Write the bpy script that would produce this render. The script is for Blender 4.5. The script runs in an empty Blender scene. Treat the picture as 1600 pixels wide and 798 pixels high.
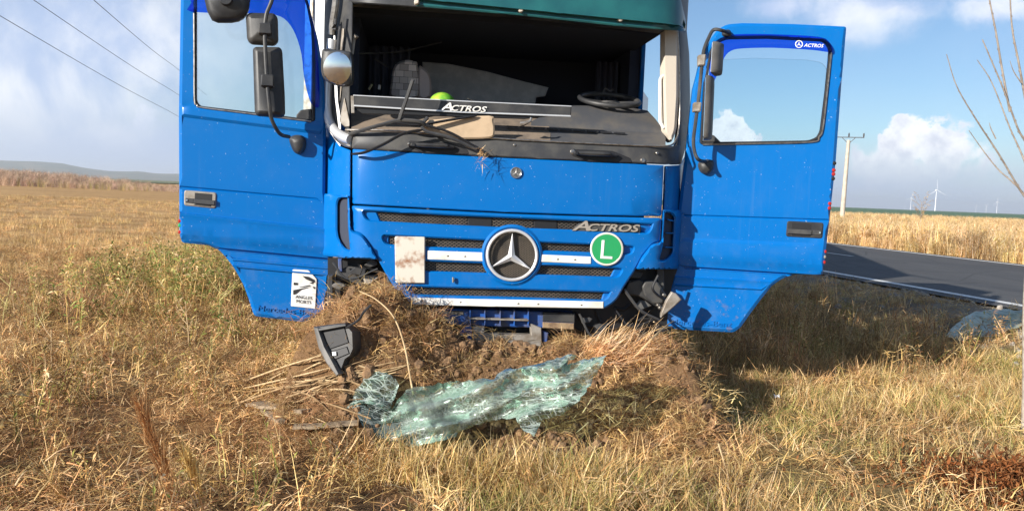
import bpy, bmesh, math, random
import numpy as np
from math import radians, sin, cos, tan, pi
from mathutils import Vector, Matrix, noise
from mathutils.geometry import delaunay_2d_cdt
random.seed(7); rng = np.random.default_rng(7)
S = bpy.context.scene
COL = S.collection

# ------------------------------------------------------------------ camera
FPX, CX, CY = 1200.0, 800.0, 399.0
CAM = Vector((0, 0, 1.5))
PITCH, ROLL = radians(4.57), radians(2.25)
fw = Vector((0, cos(PITCH), -sin(PITCH)))
hv = Vector((1, 0, 0)); vv = hv.cross(fw)
rt = hv*cos(ROLL) + vv*sin(ROLL); up = -hv*sin(ROLL) + vv*cos(ROLL)
cd = bpy.data.cameras.new('camera'); cam = bpy.data.objects.new('camera', cd); COL.objects.link(cam)
cd.sensor_width = 36; cd.lens = 36*FPX/1600; cd.clip_start = .05; cd.clip_end = 30000
M = Matrix((rt, up, -fw)).transposed().to_4x4(); M.translation = CAM
cam.matrix_world = M
S.camera = cam
def ray(px, py): return (fw*FPX + rt*(px-CX) - up*(py-CY)).normalized()
def P(px, py, Y):                                # the place at depth Y seen in that direction
    d = ray(px, py); return CAM + d*(Y/d.y)
def PZ(px, py, z):
    d = ray(px, py); return CAM + d*((z-CAM.z)/d.z)

# ------------------------------------------------------------------ light
SUN_E, SUN_A = radians(19.8), radians(43)          # A: travel direction from +X towards +Y
trav = Vector((cos(SUN_E)*cos(SUN_A), cos(SUN_E)*sin(SUN_A), -sin(SUN_E)))
sl = bpy.data.lights.new('sun', 'SUN'); so = bpy.data.objects.new('sun', sl); COL.objects.link(so)
sl.energy = 5.0; sl.angle = radians(.5); sl.color = (1, .94, .85)
so.rotation_euler = trav.to_track_quat('-Z', 'Y').to_euler(); so.location = (-20, -20, 30)
S.view_settings.view_transform = 'Standard'; S.view_settings.look = 'None'
S.view_settings.exposure = .85; S.view_settings.gamma = 1; S.view_settings.use_curve_mapping = False
S.render.engine = 'CYCLES'
S.cycles.use_denoising = True
S.cycles.max_bounces = 10; S.cycles.transparent_max_bounces = 24

class NT:
    def __init__(s, tree): s.t = tree; s.n = tree.nodes; s.l = tree.links
    def new(s, typ, **kw):
        nd = s.n.new(typ)
        for k, v in kw.items(): setattr(nd, k, v)
        return nd
    def set(s, sock, v):
        if isinstance(v, bpy.types.NodeSocket): s.l.new(v, sock)
        else:
            if sock.type == 'RGBA' and len(v) == 3: v = (*v, 1)
            sock.default_value = v
    def math(s, op, a, b=None, c=None, clamp=False):
        nd = s.new('ShaderNodeMath', operation=op); nd.use_clamp = clamp
        s.set(nd.inputs[0], a)
        if b is not None: s.set(nd.inputs[1], b)
        if c is not None: s.set(nd.inputs[2], c)
        return nd.outputs[0]
    def vmath(s, op, a, b=None, sc=None):
        nd = s.new('ShaderNodeVectorMath', operation=op); s.set(nd.inputs[0], a)
        if b is not None: s.set(nd.inputs[1], b)
        if sc is not None: s.set(nd.inputs['Scale'], sc)
        return nd.outputs['Value' if op in ('DOT_PRODUCT', 'LENGTH', 'DISTANCE') else 'Vector']
    def mix(s, f, a, b, mode='MIX'):
        nd = s.new('ShaderNodeMix', data_type='RGBA', blend_type=mode)
        s.set(nd.inputs[0], f); s.set(nd.inputs[6], a); s.set(nd.inputs[7], b)
        return nd.outputs[2]
    def noise(s, vec, scale, detail=4, rough=.5, dist=0):
        nd = s.new('ShaderNodeTexNoise'); s.set(nd.inputs['Scale'], scale); nd.inputs['Detail'].default_value = detail
        nd.inputs['Roughness'].default_value = rough; nd.inputs['Distortion'].default_value = dist
        if vec is not None: s.l.new(vec, nd.inputs['Vector'])
        return nd.outputs['Fac']
    def ramp(s, f, lo, hi, a=0.0, b=1.0, smooth=True):
        nd = s.new('ShaderNodeMapRange', interpolation_type='SMOOTHSTEP' if smooth else 'LINEAR')
        s.set(nd.inputs[0], f); s.set(nd.inputs[1], lo); s.set(nd.inputs[2], hi); s.set(nd.inputs[3], a); s.set(nd.inputs[4], b)
        return nd.outputs[0]

# sky: Nishita with cumulus and thin cloud placed by direction
SKY = .068
W = bpy.data.worlds.new('World'); S.world = W; W.use_nodes = True
w = NT(W.node_tree); w.n.clear()
sky = w.new('ShaderNodeTexSky', sky_type='NISHITA'); sky.sun_disc = False
sky.sun_elevation = SUN_E; sky.sun_rotation = math.atan2(-trav.x, -trav.y)
sky.air_density = 1.0; sky.dust_density = .35; sky.ozone_density = 3.0
D = w.new('ShaderNodeTexCoord').outputs['Generated']
sx = w.new('ShaderNodeSeparateXYZ'); w.l.new(D, sx.inputs[0])
zc = w.math('MAXIMUM', sx.outputs[2], 0.0)
den = w.math('ADD', zc, .14)
cx = w.new('ShaderNodeCombineXYZ')
w.l.new(w.math('DIVIDE', sx.outputs[0], den), cx.inputs[0]); w.l.new(w.math('DIVIDE', sx.outputs[1], den), cx.inputs[1])
flat = cx.outputs[0]
n1 = w.noise(flat, .9, 8, .55, .3); n2 = w.noise(D, 11, 9, .6, .2); n3 = w.noise(D, 34, 8, .62, .1)
wob = w.math('ADD', w.math('MULTIPLY', w.math('SUBTRACT', n2, .5), .075), w.math('MULTIPLY', w.math('SUBTRACT', n3, .5), .065))
thin = w.ramp(n1, .42, .72, 0, .85)
def blob(px, py, r, flatbase=None, soft=.35, sq=1.0):   # one heap of cloud: angular distance below r, edge broken by noise
    d = ray(px, py)
    v = w.vmath('SUBTRACT', D, tuple(d)); v = w.vmath('MULTIPLY', v, (1, 1, sq))
    dist = w.vmath('LENGTH', v)
    return w.ramp(w.math('ADD', dist, wob), r*(1-soft)*1.1, r*1.12, 1, 0)
def union(ms):
    m = ms[0]
    for x in ms[1:]: m = w.math('MAXIMUM', m, x)
    return m
cumulus = union([blob(1420, 220, .027, soft=.22), blob(1398, 228, .018, soft=.22), blob(1442, 232, .021, soft=.3), blob(1400, 250, .03, soft=.5), blob(1345, 255, .022, soft=.7), blob(1500, 234, .020, soft=.5), blob(1480, 244, .022, soft=.5), blob(1525, 242, .022, soft=.6), blob(1375, 262, .026, soft=.6),
                 blob(1535, 250, .022, soft=.8), blob(1140, 213, .022, soft=.2), blob(1163, 221, .014, soft=.2), blob(1120, 222, .02, soft=.3), blob(1420, 270, .05, soft=.9, sq=2.0)])
haze_w = union([blob(228, 188, .03, soft=1.), blob(195, 12, .03, soft=1.), blob(190, 105, .03, soft=1.), blob(20, 130, .30, soft=.9, sq=1.5), blob(140, 60, .26, soft=.9, sq=1.8), blob(150, 235, .30, soft=.9, sq=3.2), blob(1340, 20, .09, soft=.9, sq=2.2),
                blob(1390, 15, .07, soft=.9, sq=3), blob(1560, 10, .06, soft=.9, sq=2.5), blob(1220, 10, .06, soft=.9, sq=3), blob(-300, 100, .5, soft=.9, sq=1.4), blob(2400, 60, .4, soft=.9, sq=1.6)])
low = w.ramp(sx.outputs[2], .015, .10, 1, 0)
bank = w.math('MULTIPLY', low, w.ramp(w.noise(w.vmath('MULTIPLY', D, (1, 1, 4)), 3.0, 6, .55), .3, .62, .55, .98))
skyc = w.vmath('MULTIPLY', sky.outputs[0], (.92, 1.0, 1.08))
c_wh = (10.0, 10.1, 10.3); c_gr = (4.5, 5.4, 7.2); c_hz = (6.0, 6.4, 7.6)
col = w.mix(w.math('MULTIPLY', thin, w.ramp(sx.outputs[2], .25, .6, .05, .75)), skyc, c_hz)
col = w.mix(w.math('MULTIPLY', haze_w, .85), col, w.mix(w.ramp(w.noise(D, 6, 8, .58, .3), .40, .60), (4.7, 5.7, 8.0), (8.8, 9.0, 9.6)))
col = w.mix(bank, col, c_gr)
shade = w.ramp(w.math('ADD', n3, w.math('MULTIPLY', sx.outputs[2], 2.2)), .42, .85, 0, 1)
col = w.mix(w.math('MULTIPLY', cumulus, w.ramp(sx.outputs[2], .025, .075, .25, .95)), col, w.mix(shade, (6.2, 6.6, 7.8), c_wh))
bg = w.new('ShaderNodeBackground'); w.l.new(col, bg.inputs[0]); bg.inputs[1].default_value = SKY
wo = w.new('ShaderNodeOutputWorld'); w.l.new(bg.outputs[0], wo.inputs[0])

# ------------------------------------------------------------------ materials
MATS = {}
def mat(name, base=(.5, .5, .5), rough=.5, metal=0., coat=0., var=None, vscale=8, bump=0., bscale=40, spec=.5, extra=None):
    m = bpy.data.materials.new(name); m.use_nodes = True; t = NT(m.node_tree)
    b = t.n['Principled BSDF']; b.inputs['Roughness'].default_value = rough; b.inputs['Metallic'].default_value = metal
    b.inputs['Coat Weight'].default_value = coat; b.inputs['Coat Roughness'].default_value = .05
    b.inputs['Specular IOR Level'].default_value = spec
    b.inputs['Base Color'].default_value = (*base, 1)
    geo = t.new('ShaderNodeNewGeometry').outputs['Position']
    if var is not None:
        f = t.ramp(t.noise(geo, vscale, 6, .6), .38, .68)
        t.l.new(t.mix(f, base, var), b.inputs['Base Color'])
    if bump:
        bp = t.new('ShaderNodeBump'); bp.inputs['Strength'].default_value = bump; bp.inputs['Distance'].default_value = .01
        t.l.new(t.noise(geo, bscale, 5, .6), bp.inputs['Height']); t.l.new(bp.outputs[0], b.inputs['Normal'])
    if extra: extra(t, b, geo)
    MATS[name] = m
    return m
def paint_dirt(t, b, geo):
    f = t.ramp(t.noise(geo, 2.2, 8, .65), .5, .8, 0, .16)
    sp = t.ramp(t.noise(geo, 75, 2, .5), .728, .742, 0, .9)           # stone chips and dried splashes
    z = t.new('ShaderNodeSeparateXYZ'); t.l.new(geo, z.inputs[0])
    dust = t.math('MULTIPLY', t.ramp(z.outputs[2], .6, 1.3, 1, .15), t.ramp(t.noise(geo, 7, 7, .65), .46, .78, 0, .26))
    c = t.mix(f, (.0004, .122, .405), (.0015, .132, .42))
    stv = t.ramp(t.noise(t.vmath('MULTIPLY', geo, (34, 34, 1.1)), 1.0, 5, .6), .55, .78, 0, .10); c = t.mix(t.math('MULTIPLY', stv, t.ramp(t.noise(geo, 1.6, 4, .5), .4, .65)), c, (.16, .22, .30)); c = t.mix(dust, c, (.24, .25, .25)); mud = t.math('MULTIPLY', t.ramp(z.outputs[2], .62, 1.0, 1, 0), t.ramp(t.noise(geo, 16, 8, .75), .56, .64, 0, .45)); c = t.mix(mud, c, (.20, .13, .075)); c = t.mix(t.math('MULTIPLY', sp, .5), c, (.6, .65, .7))
    t.l.new(c, b.inputs['Base Color'])
    t.l.new(t.math('ADD', t.math('MULTIPLY', f, .8), .33), b.inputs['Roughness'])
BLUE = mat('blue_paint', (.004, .15, .56), .35, coat=.28, spec=.18, extra=paint_dirt)
BLACK = mat('black_plastic', (.022, .023, .026), .5, var=(.06, .058, .055), vscale=5, bump=.1, bscale=200)
GREYBLK = mat('grey_plastic', (.035, .036, .040), .55, var=(.075, .072, .066), vscale=7)
MIRG = mat('mirror_grey', (.10, .097, .092), .5, var=(.15, .14, .13), vscale=8)
RUBBER = mat('rubber', (.012, .012, .014), .6)
CHROME = mat('chrome', (.78, .77, .75), .12, 1.)
STARM = mat('brushed_silver', (.72, .72, .72), .38, .55)
SILVER = mat('dull_silver', (.42, .39, .35), .35, .9, var=(.25, .22, .19), vscale=30)
BRONZE = mat('dark_chrome', (.50, .44, .37), .4, .5)
WHITE = mat('white_paint', (.8, .8, .78), .4, var=(.62, .58, .5), vscale=6)
TRAILW = mat('trailer_white', (.82, .82, .82), .4)
BEIGE = mat('beige_trim', (.52, .46, .38), .6)
TAN = mat('dusty_tan', (.22, .17, .125), .8, var=(.13, .105, .085), vscale=9, bump=.2)
DASHC = mat('dash_grey', (.055, .058, .066), .7, var=(.10, .09, .078), vscale=4, bump=.1, bscale=150)
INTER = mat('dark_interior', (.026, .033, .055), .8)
CURT = mat('curtain_cloth', (.06, .07, .10), .95)
TRAYM = mat('tan_board', (.50, .37, .24), .6, var=(.42, .31, .20), vscale=14)
BLANK = mat('grey_blanket', (.40, .40, .41), .95, var=(.50, .50, .50), vscale=14, bump=.5, bscale=30)
MESHB = mat('grille_black', (.014, .014, .015), .45)
LATT = mat('grille_lattice', (.13, .105, .08), .5, var=(.07, .06, .05), vscale=12)
GREEN = mat('sign_green', (.02, .30, .10), .4)
LIME = mat('lime_green', (.10, .36, .03), .35, var=(.36, .50, .05), vscale=9)
RUSTY = mat('rusty_metal', (.53, .49, .42), .55, extra=None)
def rust(t, b, geo):
    f = t.ramp(t.noise(geo, 9, 6, .6), .47, .66)
    t.l.new(t.mix(f, (.55, .51, .44), (.24, .10, .04)), b.inputs['Base Color'])
RUSTY = mat('rusty_plate', (.5, .45, .38), .55, extra=rust)
GREYMET = mat('galvanised', (.36, .33, .29), .5, .3, var=(.2, .16, .12), vscale=12)
BLUEPL = mat('blue_plastic', (.01, .08, .32), .5, var=(.10, .10, .13), vscale=10)
RED = mat('red_lens', (.35, .02, .015), .3)
CONC = mat('concrete', (.50, .44, .36), .85, var=(.38, .33, .27), vscale=2)
WOODB = mat('weathered_board', (.30, .23, .15), .85, var=(.17, .12, .08), vscale=15, bump=.4)
INK = mat('black_ink', (.02, .02, .022), .5)
WIRE = mat('wire', (.10, .10, .11), .6)
TURB = mat('turbine_white', (.68, .69, .72), .6)
BARK = mat('bark', (.20, .16, .13), .8, var=(.32, .27, .22), vscale=25, bump=.5, bscale=60)
LIMEB = mat('whitewashed_bark', (.40, .35, .29), .85, var=(.24, .19, .15), vscale=26, bump=.4, bscale=60)
STRAWM = mat('dry_stalk', (.55, .40, .22), .7, var=(.36, .24, .12), vscale=20)
def glassmat(name, tint, ior=1.45, rough=0., refl=1.0):
    m = bpy.data.materials.new(name); m.use_nodes = True; t = NT(m.node_tree); t.n.remove(t.n['Principled BSDF'])
    tr = t.new('ShaderNodeBsdfTransparent'); tr.inputs[0].default_value = (*tint, 1)
    gl = t.new('ShaderNodeBsdfGlossy'); gl.inputs['Roughness'].default_value = rough
    fr = t.new('ShaderNodeFresnel'); fr.inputs[0].default_value = ior
    mx = t.new('ShaderNodeMixShader'); t.l.new(t.math('MULTIPLY', fr.outputs[0], refl), mx.inputs[0]); t.l.new(tr.outputs[0], mx.inputs[1]); t.l.new(gl.outputs[0], mx.inputs[2])
    t.l.new(mx.outputs[0], t.n['Material Output'].inputs[0]); return m
GLASS = glassmat('tinted_glass', (.91, .96, .975))
ACRYL = glassmat('blue_acrylic', (.17, .42, .96), refl=.8)
def visor_mat():
    m = mat('green_visor', (.010, .075, .085), .3, coat=.3, var=(.016, .115, .115), vscale=3)
    return m
VISOR = visor_mat()

# ------------------------------------------------------------------ helpers
def mesh_obj(name, verts, faces, m, parent=None, smooth=None, loc=None):
    me = bpy.data.meshes.new(name)
    off = Vector(ORI[parent.name]) if parent is not None else Vector(loc if loc is not None else (0, 0, 0))
    me.from_pydata([tuple(Vector(v)-off) for v in verts], [], faces)
    for mm in (m if isinstance(m, (list, tuple)) else [m]): me.materials.append(mm)
    if smooth is not None:
        me.shade_smooth(); me.set_sharp_from_angle(angle=radians(smooth))
    o = bpy.data.objects.new(name, me); COL.objects.link(o)
    if parent is not None: o.parent = parent
    elif loc is not None: o.location = loc
    ORI[o.name] = tuple(off)
    return o
ORI = {}
def tag(o, label=None, cat=None, group=None, kind=None):
    if label: o['label'] = label
    if cat: o['category'] = cat
    if group: o['group'] = group
    if kind: o['kind'] = kind
    return o
def thing(name, label, cat, loc, group=None):
    o = bpy.data.objects.new(name, None); COL.objects.link(o); o.location = loc; o.empty_display_size = .2
    ORI[o.name] = tuple(loc)
    return tag(o, label, cat, group)
class MB:                                            # collects verts/faces of one mesh
    def __init__(s): s.v = []; s.f = []; s.mi = []
    def add(s, v, f, mi=0):
        n = len(s.v); s.v += [Vector(x) for x in v]; s.f += [tuple(i+n for i in q) for q in f]; s.mi += [mi]*len(f)
    def box(s, c, h, R=None, mi=0):
        c = Vector(c); pts = []
        for x in (-1, 1):
            for y in (-1, 1):
                for z in (-1, 1):
                    q = Vector((x*h[0], y*h[1], z*h[2])); pts.append(c + (R @ q if R else q))
        s.add(pts, [(0, 1, 3, 2), (4, 6, 7, 5), (0, 4, 5, 1), (2, 3, 7, 6), (0, 2, 6, 4), (1, 5, 7, 3)], mi)
    def tube(s, pts, r, seg=8, mi=0, cap=True, flat=1.0):
        pts = [Vector(p) for p in pts]; n = len(pts)
        rs = r if isinstance(r, (list, tuple)) else [r]*n
        vs = []; prev = None
        for i, p in enumerate(pts):
            t = (pts[min(i+1, n-1)] - pts[max(i-1, 0)]).normalized()
            if prev is None:
                a = Vector((0, 0, 1)) if abs(t.z) < .9 else Vector((0, 1, 0)); u = t.cross(a).normalized()
            else: u = (prev - t*prev.dot(t)).normalized()
            prev = u; v = t.cross(u)
            for k in range(seg):
                a = 2*pi*k/seg; vs.append(p + u*cos(a)*rs[i] + v*sin(a)*rs[i]*flat)
        fs = [(i*seg+k, i*seg+(k+1) % seg, (i+1)*seg+(k+1) % seg, (i+1)*seg+k) for i in range(n-1) for k in range(seg)]
        if cap: fs += [tuple(range(seg))[::-1], tuple((n-1)*seg+k for k in range(seg))]
        s.add(vs, fs, mi)
    def build(s, name, m, parent=None, smooth=35, loc=None):
        o = mesh_obj(name, s.v, s.f, m, parent, smooth, loc)
        if isinstance(m, (list, tuple)) and len(m) > 1: o.data.polygons.foreach_set('material_index', s.mi)
        return o
def catmull(pts, n=6):
    pts = [Vector(p) for p in pts]; q = [pts[0]*2-pts[1]] + pts + [pts[-1]*2-pts[-2]]; out = []
    for i in range(1, len(q)-2):
        for k in range(n):
            t = k/n; a, b, c, d = q[i-1], q[i], q[i+1], q[i+2]
            out.append(.5*((2*b) + (c-a)*t + (2*a-5*b+4*c-d)*t*t + (3*b-a-3*c+d)*t**3))
    return out + [pts[-1]]

class Plane:
    def __init__(s, o, n): s.o = Vector(o); s.n = Vector(n).normalized(); s.curved = False
    def pt(s, px, py, off=0):
        d = ray(px, py); return CAM + d*((s.o + s.n*off - CAM).dot(s.n)/d.dot(s.n))
    def nrm(s, px, py): return s.n
PSI = radians(7.5)
EX = Vector((cos(PSI), sin(PSI), 0)); EY = Vector((-sin(PSI), cos(PSI), 0))
OC = P(800, 398, 5.1); OC.z = 0
def L(x, y, z): return OC + EX*x + EY*y + Vector((0, 0, z))
class Cab:
    curved = True
    def g(s, x, z):
        c = max(0, abs(x)-.93)
        return .035*x*x + 2.6*c*c + max(0, z-1.72)*.09
    def pt(s, px, py, off=0):
        d = ray(px, py); y = 0
        a = (CAM-OC).dot(EY); b = d.dot(EY); x0 = (CAM-OC).dot(EX); xd = d.dot(EX)
        for _ in range(14):
            t = (y-off-a)/b; x = x0+xd*t; z = CAM.z+d.z*t
            y = .5*y + .5*s.g(max(-1.45, min(1.45, x)), z)
        return CAM + d*t
CF = Cab()
def CP(c): return Plane(OC + EY*c, -EY)               # plane parallel to the truck's front, c metres behind it

def inpoly(x, y, poly):
    c = False; n = len(poly); j = n-1
    for i in range(n):
        xi, yi = poly[i]; xj, yj = poly[j]
        if (yi > y) != (yj > y) and x < (xj-xi)*(y-yi)/(yj-yi)+xi: c = not c
        j = i
    return c
def resample(poly, step):
    out = []; n = len(poly)
    for i in range(n):
        a, b = poly[i], poly[(i+1) % n]; l = math.hypot(b[0]-a[0], b[1]-a[1]); k = max(1, int(l/step))
        for q in range(k): out.append((a[0]+(b[0]-a[0])*q/k, a[1]+(b[1]-a[1])*q/k))
    return out
def rounded(poly, r, n=4):
    out = []; m = len(poly)
    rs = r if isinstance(r, (list, tuple)) else [r]*m
    for i in range(m):
        p = Vector(poly[i]); a = Vector(poly[i-1])-p; b = Vector(poly[(i+1) % m])-p
        rr = min(rs[i], a.length*.48, b.length*.48)
        if rr < .3: out.append(tuple(p)); continue
        A = p+a.normalized()*rr; B = p+b.normalized()*rr
        for k in range(n+1):
            t = k/n; out.append(tuple(A*(1-t)**2+p*2*t*(1-t)+B*t*t))
    return out
def smoothpoly(pts, n=4):
    m = len(pts); out = []
    for i in range(m):
        a, b, c, d = [Vector(pts[(i+k) % m]) for k in (-1, 0, 1, 2)]
        for k in range(n):
            t = k/n; out.append(tuple(.5*((2*b)+(c-a)*t+(2*a-5*b+4*c-d)*t*t+(3*b-a-3*c+d)*t**3)))
    return out
def area(p): return sum(p[i-1][0]*p[i][1]-p[i][0]*p[i-1][1] for i in range(len(p)))/2
def inset(poly, d):
    n = len(poly); s = 1 if area(poly) > 0 else -1; out = []
    for i in range(n):
        a, p, b = Vector(poly[i-1]), Vector(poly[i]), Vector(poly[(i+1) % n])
        e1 = (p-a).normalized(); e2 = (b-p).normalized()
        nn = Vector((-e1.y-e2.y, e1.x+e2.x))
        if nn.length < 1e-5: nn = Vector((-e1.y, e1.x))
        nn.normalize(); k = max(.5, nn.dot(Vector((-e1.y, e1.x))))
        q = p + nn*(s*d/k); out.append((q.x, q.y))
    return out
def circle(cx, cy, r, n=32, ry=None): return [(cx+r*cos(2*pi*k/n), cy+(ry or r)*sin(2*pi*k/n)) for k in range(n)]
def panel(name, surf, outline, m, parent, off=0., thick=.02, bev=1.5, bevm=None, holes=(), step=28, cons=(), relief=None, smooth=32, back=True, loc=None, wig=None):
    """a sheet of real thickness whose outline was measured in the photograph, laid on a surface of the truck"""
    curved = surf.curved or relief is not None
    st = step if curved else 1e9
    O = resample(outline, st); H = [resample(h, st) for h in holes]
    V = []; E = []; edgeflag = []
    def ring(p, fl):
        n = len(V); V.extend(Vector(q) for q in p); edgeflag.extend([fl]*len(p)); E.extend((n+i, n+(i+1) % len(p)) for i in range(len(p)))
    ring(O, 1)
    if bev: ring(inset(O, bev), 0)
    for h in H:
        ring(h, 1)
        if bev: ring(inset(h, -bev), 0)
    for ln in cons:
        ln = [q for q in ln if inpoly(q[0], q[1], O) and not any(inpoly(q[0], q[1], h) for h in H)]
        for a, b in zip(ln, ln[1:]):
            n = len(V); V.extend((Vector(a), Vector(b))); edgeflag.extend([0, 0])
            E.append((n, n+1))
    if curved:
        x0, x1 = min(p[0] for p in O), max(p[0] for p in O); y0, y1 = min(p[1] for p in O), max(p[1] for p in O)
        y = y0+step/2
        while y < y1:
            x = x0+step/2
            while x < x1:
                if inpoly(x, y, O) and not any(inpoly(x, y, h) for h in H): V.append(Vector((x, y))); edgeflag.append(0)
                x += step
            y += step
    vo, eo, fo, ov, oe, of = delaunay_2d_cdt(V, E, [], 0, 1e-4)
    fl = [any(edgeflag[i] for i in src) for src in ov]
    tris = []
    for f in fo:
        c = sum((vo[i] for i in f), Vector((0, 0)))/len(f)
        if inpoly(c.x, c.y, O) and not any(inpoly(c.x, c.y, h) for h in H): tris.append(list(f))
    bm_ = bevm if bevm is not None else min(thick*.5, bev*.004)
    vs = []; nb = len(vo)
    for i, q in enumerate(vo):
        e = (relief(q.x, q.y) if relief else 0)
        vs.append(surf.pt(q.x, q.y, off + e - (bm_ if fl[i] and bev else 0)))
    for i, q in enumerate(vo):                          # back skin straight behind the front skin
        p = vs[i]; d = surf.n if isinstance(surf, Plane) else -EY
        vs.append(p - d*(thick if not fl[i] else thick-bm_))
    cnt = {}
    for t in tris:
        a = (vo[t[1]]-vo[t[0]]); b = (vo[t[2]]-vo[t[0]])
        if a.x*b.y-a.y*b.x > 0: t.reverse()
        for i in range(len(t)):
            e = (t[i], t[(i+1) % len(t)]); cnt[e] = 1
    fs = [tuple(t) for t in tris]
    if back: fs += [tuple(i+nb for i in reversed(t)) for t in tris]
    for (a, b) in cnt:
        if (b, a) not in cnt: fs.append((b, a, a+nb, b+nb))
    return mesh_obj(name, vs, fs, m, parent, smooth, loc)

FONT = {}
def text_geo(body, extr=.05, shear=0., offset=0., sizes=None):
    cu = bpy.data.curves.new('lettering', 'FONT'); cu.body = body; cu.size = 1; cu.extrude = extr; cu.shear = shear; cu.offset = offset
    cu.resolution_u = 3
    ob = bpy.data.objects.new('lettering', cu); COL.objects.link(ob)
    dg = bpy.context.evaluated_depsgraph_get(); me = bpy.data.meshes.new_from_object(ob.evaluated_get(dg))
    v = [Vector(q.co) for q in me.vertices]; f = [tuple(p.vertices) for p in me.polygons]
    bpy.data.objects.remove(ob); bpy.data.curves.remove(cu); bpy.data.meshes.remove(me)
    return v, f
def fit(v):
    x0 = min(q.x for q in v); x1 = max(q.x for q in v); y0 = min(q.y for q in v); y1 = max(q.y for q in v)
    return [Vector(((q.x-x0)/(x1-x0), (q.y-y0)/(y1-y0), q.z)) for q in v]
def lettering(name, surf, parts, m, parent, off=.004, depth=.003):
    """parts: (text, p0 baseline start px, p1 baseline end px, height px, shear, weight)"""
    mb = MB()
    for body, p0, p1, h, sh, wt in parts:
        v, f = text_geo(body, .05, sh, wt); v = fit(v)
        zs = max(q.z for q in v)
        ux = (p1[0]-p0[0], p1[1]-p0[1]); l = math.hypot(*ux); n = (ux[1]/l, -ux[0]/l)
        mb.add([surf.pt(p0[0]+ux[0]*q.x+n[0]*h*q.y, p0[1]+ux[1]*q.x+n[1]*h*q.y, off+depth*(q.z/zs+1)/2) for q in v], f)
    return mb.build(name, m, parent, None)
def smallcaps(x0, y0, x1, y1, h, sh=.28, wt=.015):    # large A, small CTROS
    dx, dy = x1-x0, y1-y0; k = .235
    return [('A', (x0, y0), (x0+dx*k*1.12, y0+dy*k*1.12), h, sh, wt), ('CTROS', (x0+dx*k, y0+dy*k), (x1, y1), h*.74, sh, wt)]
def star_geo(surf, cx, cy, r, off, dep, tilt=radians(2.7), rin=.10):
    vs = []; fs = []
    for k in range(3):
        a = -pi/2 + tilt + k*2*pi/3
        tip = (cx+r*cos(a), cy+r*sin(a))
        l = (cx+r*rin*2.0*cos(a-pi/3), cy+r*rin*2.0*sin(a-pi/3)); q = (cx+r*rin*2.0*cos(a+pi/3), cy+r*rin*2.0*sin(a+pi/3))
        n = len(vs)
        vs += [surf.pt(cx, cy, off+dep), surf.pt(*l, off), surf.pt(*tip, off+dep*.25), surf.pt(*q, off)]
        vs += [surf.pt(*l, off-.012), surf.pt(*tip, off-.012), surf.pt(*q, off-.012)]
        fs += [(n, n+2, n+1), (n, n+3, n+2), (n+1, n+2, n+5, n+4), (n+2, n+3, n+6, n+5)]
    return vs, fs
def ringtube(surf, cx, cy, r, tr, off, n=40):
    mb = MB(); p = [surf.pt(cx+r*cos(2*pi*k/n), cy+r*sin(2*pi*k/n), off) for k in range(n+1)]; mb.tube(p, tr, 8, cap=False); return mb

# ------------------------------------------------------------------ the truck
T = thing('truck', 'blue heavy truck without windscreen, both doors open, nose dug into the earth', 'truck', L(0, 1, 0))
# cab shell
def sheet(name, pts, m, parent, th=.04, nrm=None):
    pts = [Vector(p) for p in pts]; n = nrm or (pts[1]-pts[0]).cross(pts[2]-pts[0]).normalized()
    k = len(pts); mb = MB(); mb.add(pts+[p-n*th for p in pts], [tuple(range(k)), tuple(range(k, 2*k))[::-1]]+[(i, i+k, (i+1) % k+k, (i+1) % k) for i in range(k)])
    return mb.build(name, m, parent, None)
def lbox(mb, x0, x1, y0, y1, z0, z1, mi=0):
    v = [L(x, y, z) for x in (x0, x1) for y in (y0, y1) for z in (z0, z1)]
    mb.add(v, [(0, 1, 3, 2), (4, 6, 7, 5), (0, 4, 5, 1), (2, 3, 7, 6), (0, 2, 6, 4), (1, 5, 7, 3)], mi)
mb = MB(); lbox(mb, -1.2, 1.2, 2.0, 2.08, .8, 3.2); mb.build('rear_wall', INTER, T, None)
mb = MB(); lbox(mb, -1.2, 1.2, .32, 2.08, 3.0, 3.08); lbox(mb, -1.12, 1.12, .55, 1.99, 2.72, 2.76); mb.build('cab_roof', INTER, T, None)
mb = MB(); lbox(mb, -1.18, 1.18, .55, 2.08, 3.085, 3.35); lbox(mb, -1.12, 1.12, .85, 2.06, 3.353, 3.62); mb.build('roof_dome', BLUE, T, None)
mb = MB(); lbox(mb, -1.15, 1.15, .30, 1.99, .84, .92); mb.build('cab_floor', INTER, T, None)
for sx_, yy in ((-1, .70), (1, 1.20)):
    mb = MB(); lbox(mb, sx_*1.17, sx_*1.2, yy, 2.0, .95, 3.0); mb.build('side_panel', BLUE, T, None)
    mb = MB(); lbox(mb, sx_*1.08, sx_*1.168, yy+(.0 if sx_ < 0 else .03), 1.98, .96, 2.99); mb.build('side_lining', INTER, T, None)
mb = MB(); lbox(mb, -.95, .95, .55, 3.6, .35, .82); lbox(mb, -.45, .45, 3.0, 8.5, .55, .8); mb.build('chassis', BLACK, T, None)
mb = MB(); lbox(mb, -1.0, 1.0, .22, .60, .45, 1.0); mb.build('engine_bay', RUBBER, T, None)
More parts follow.
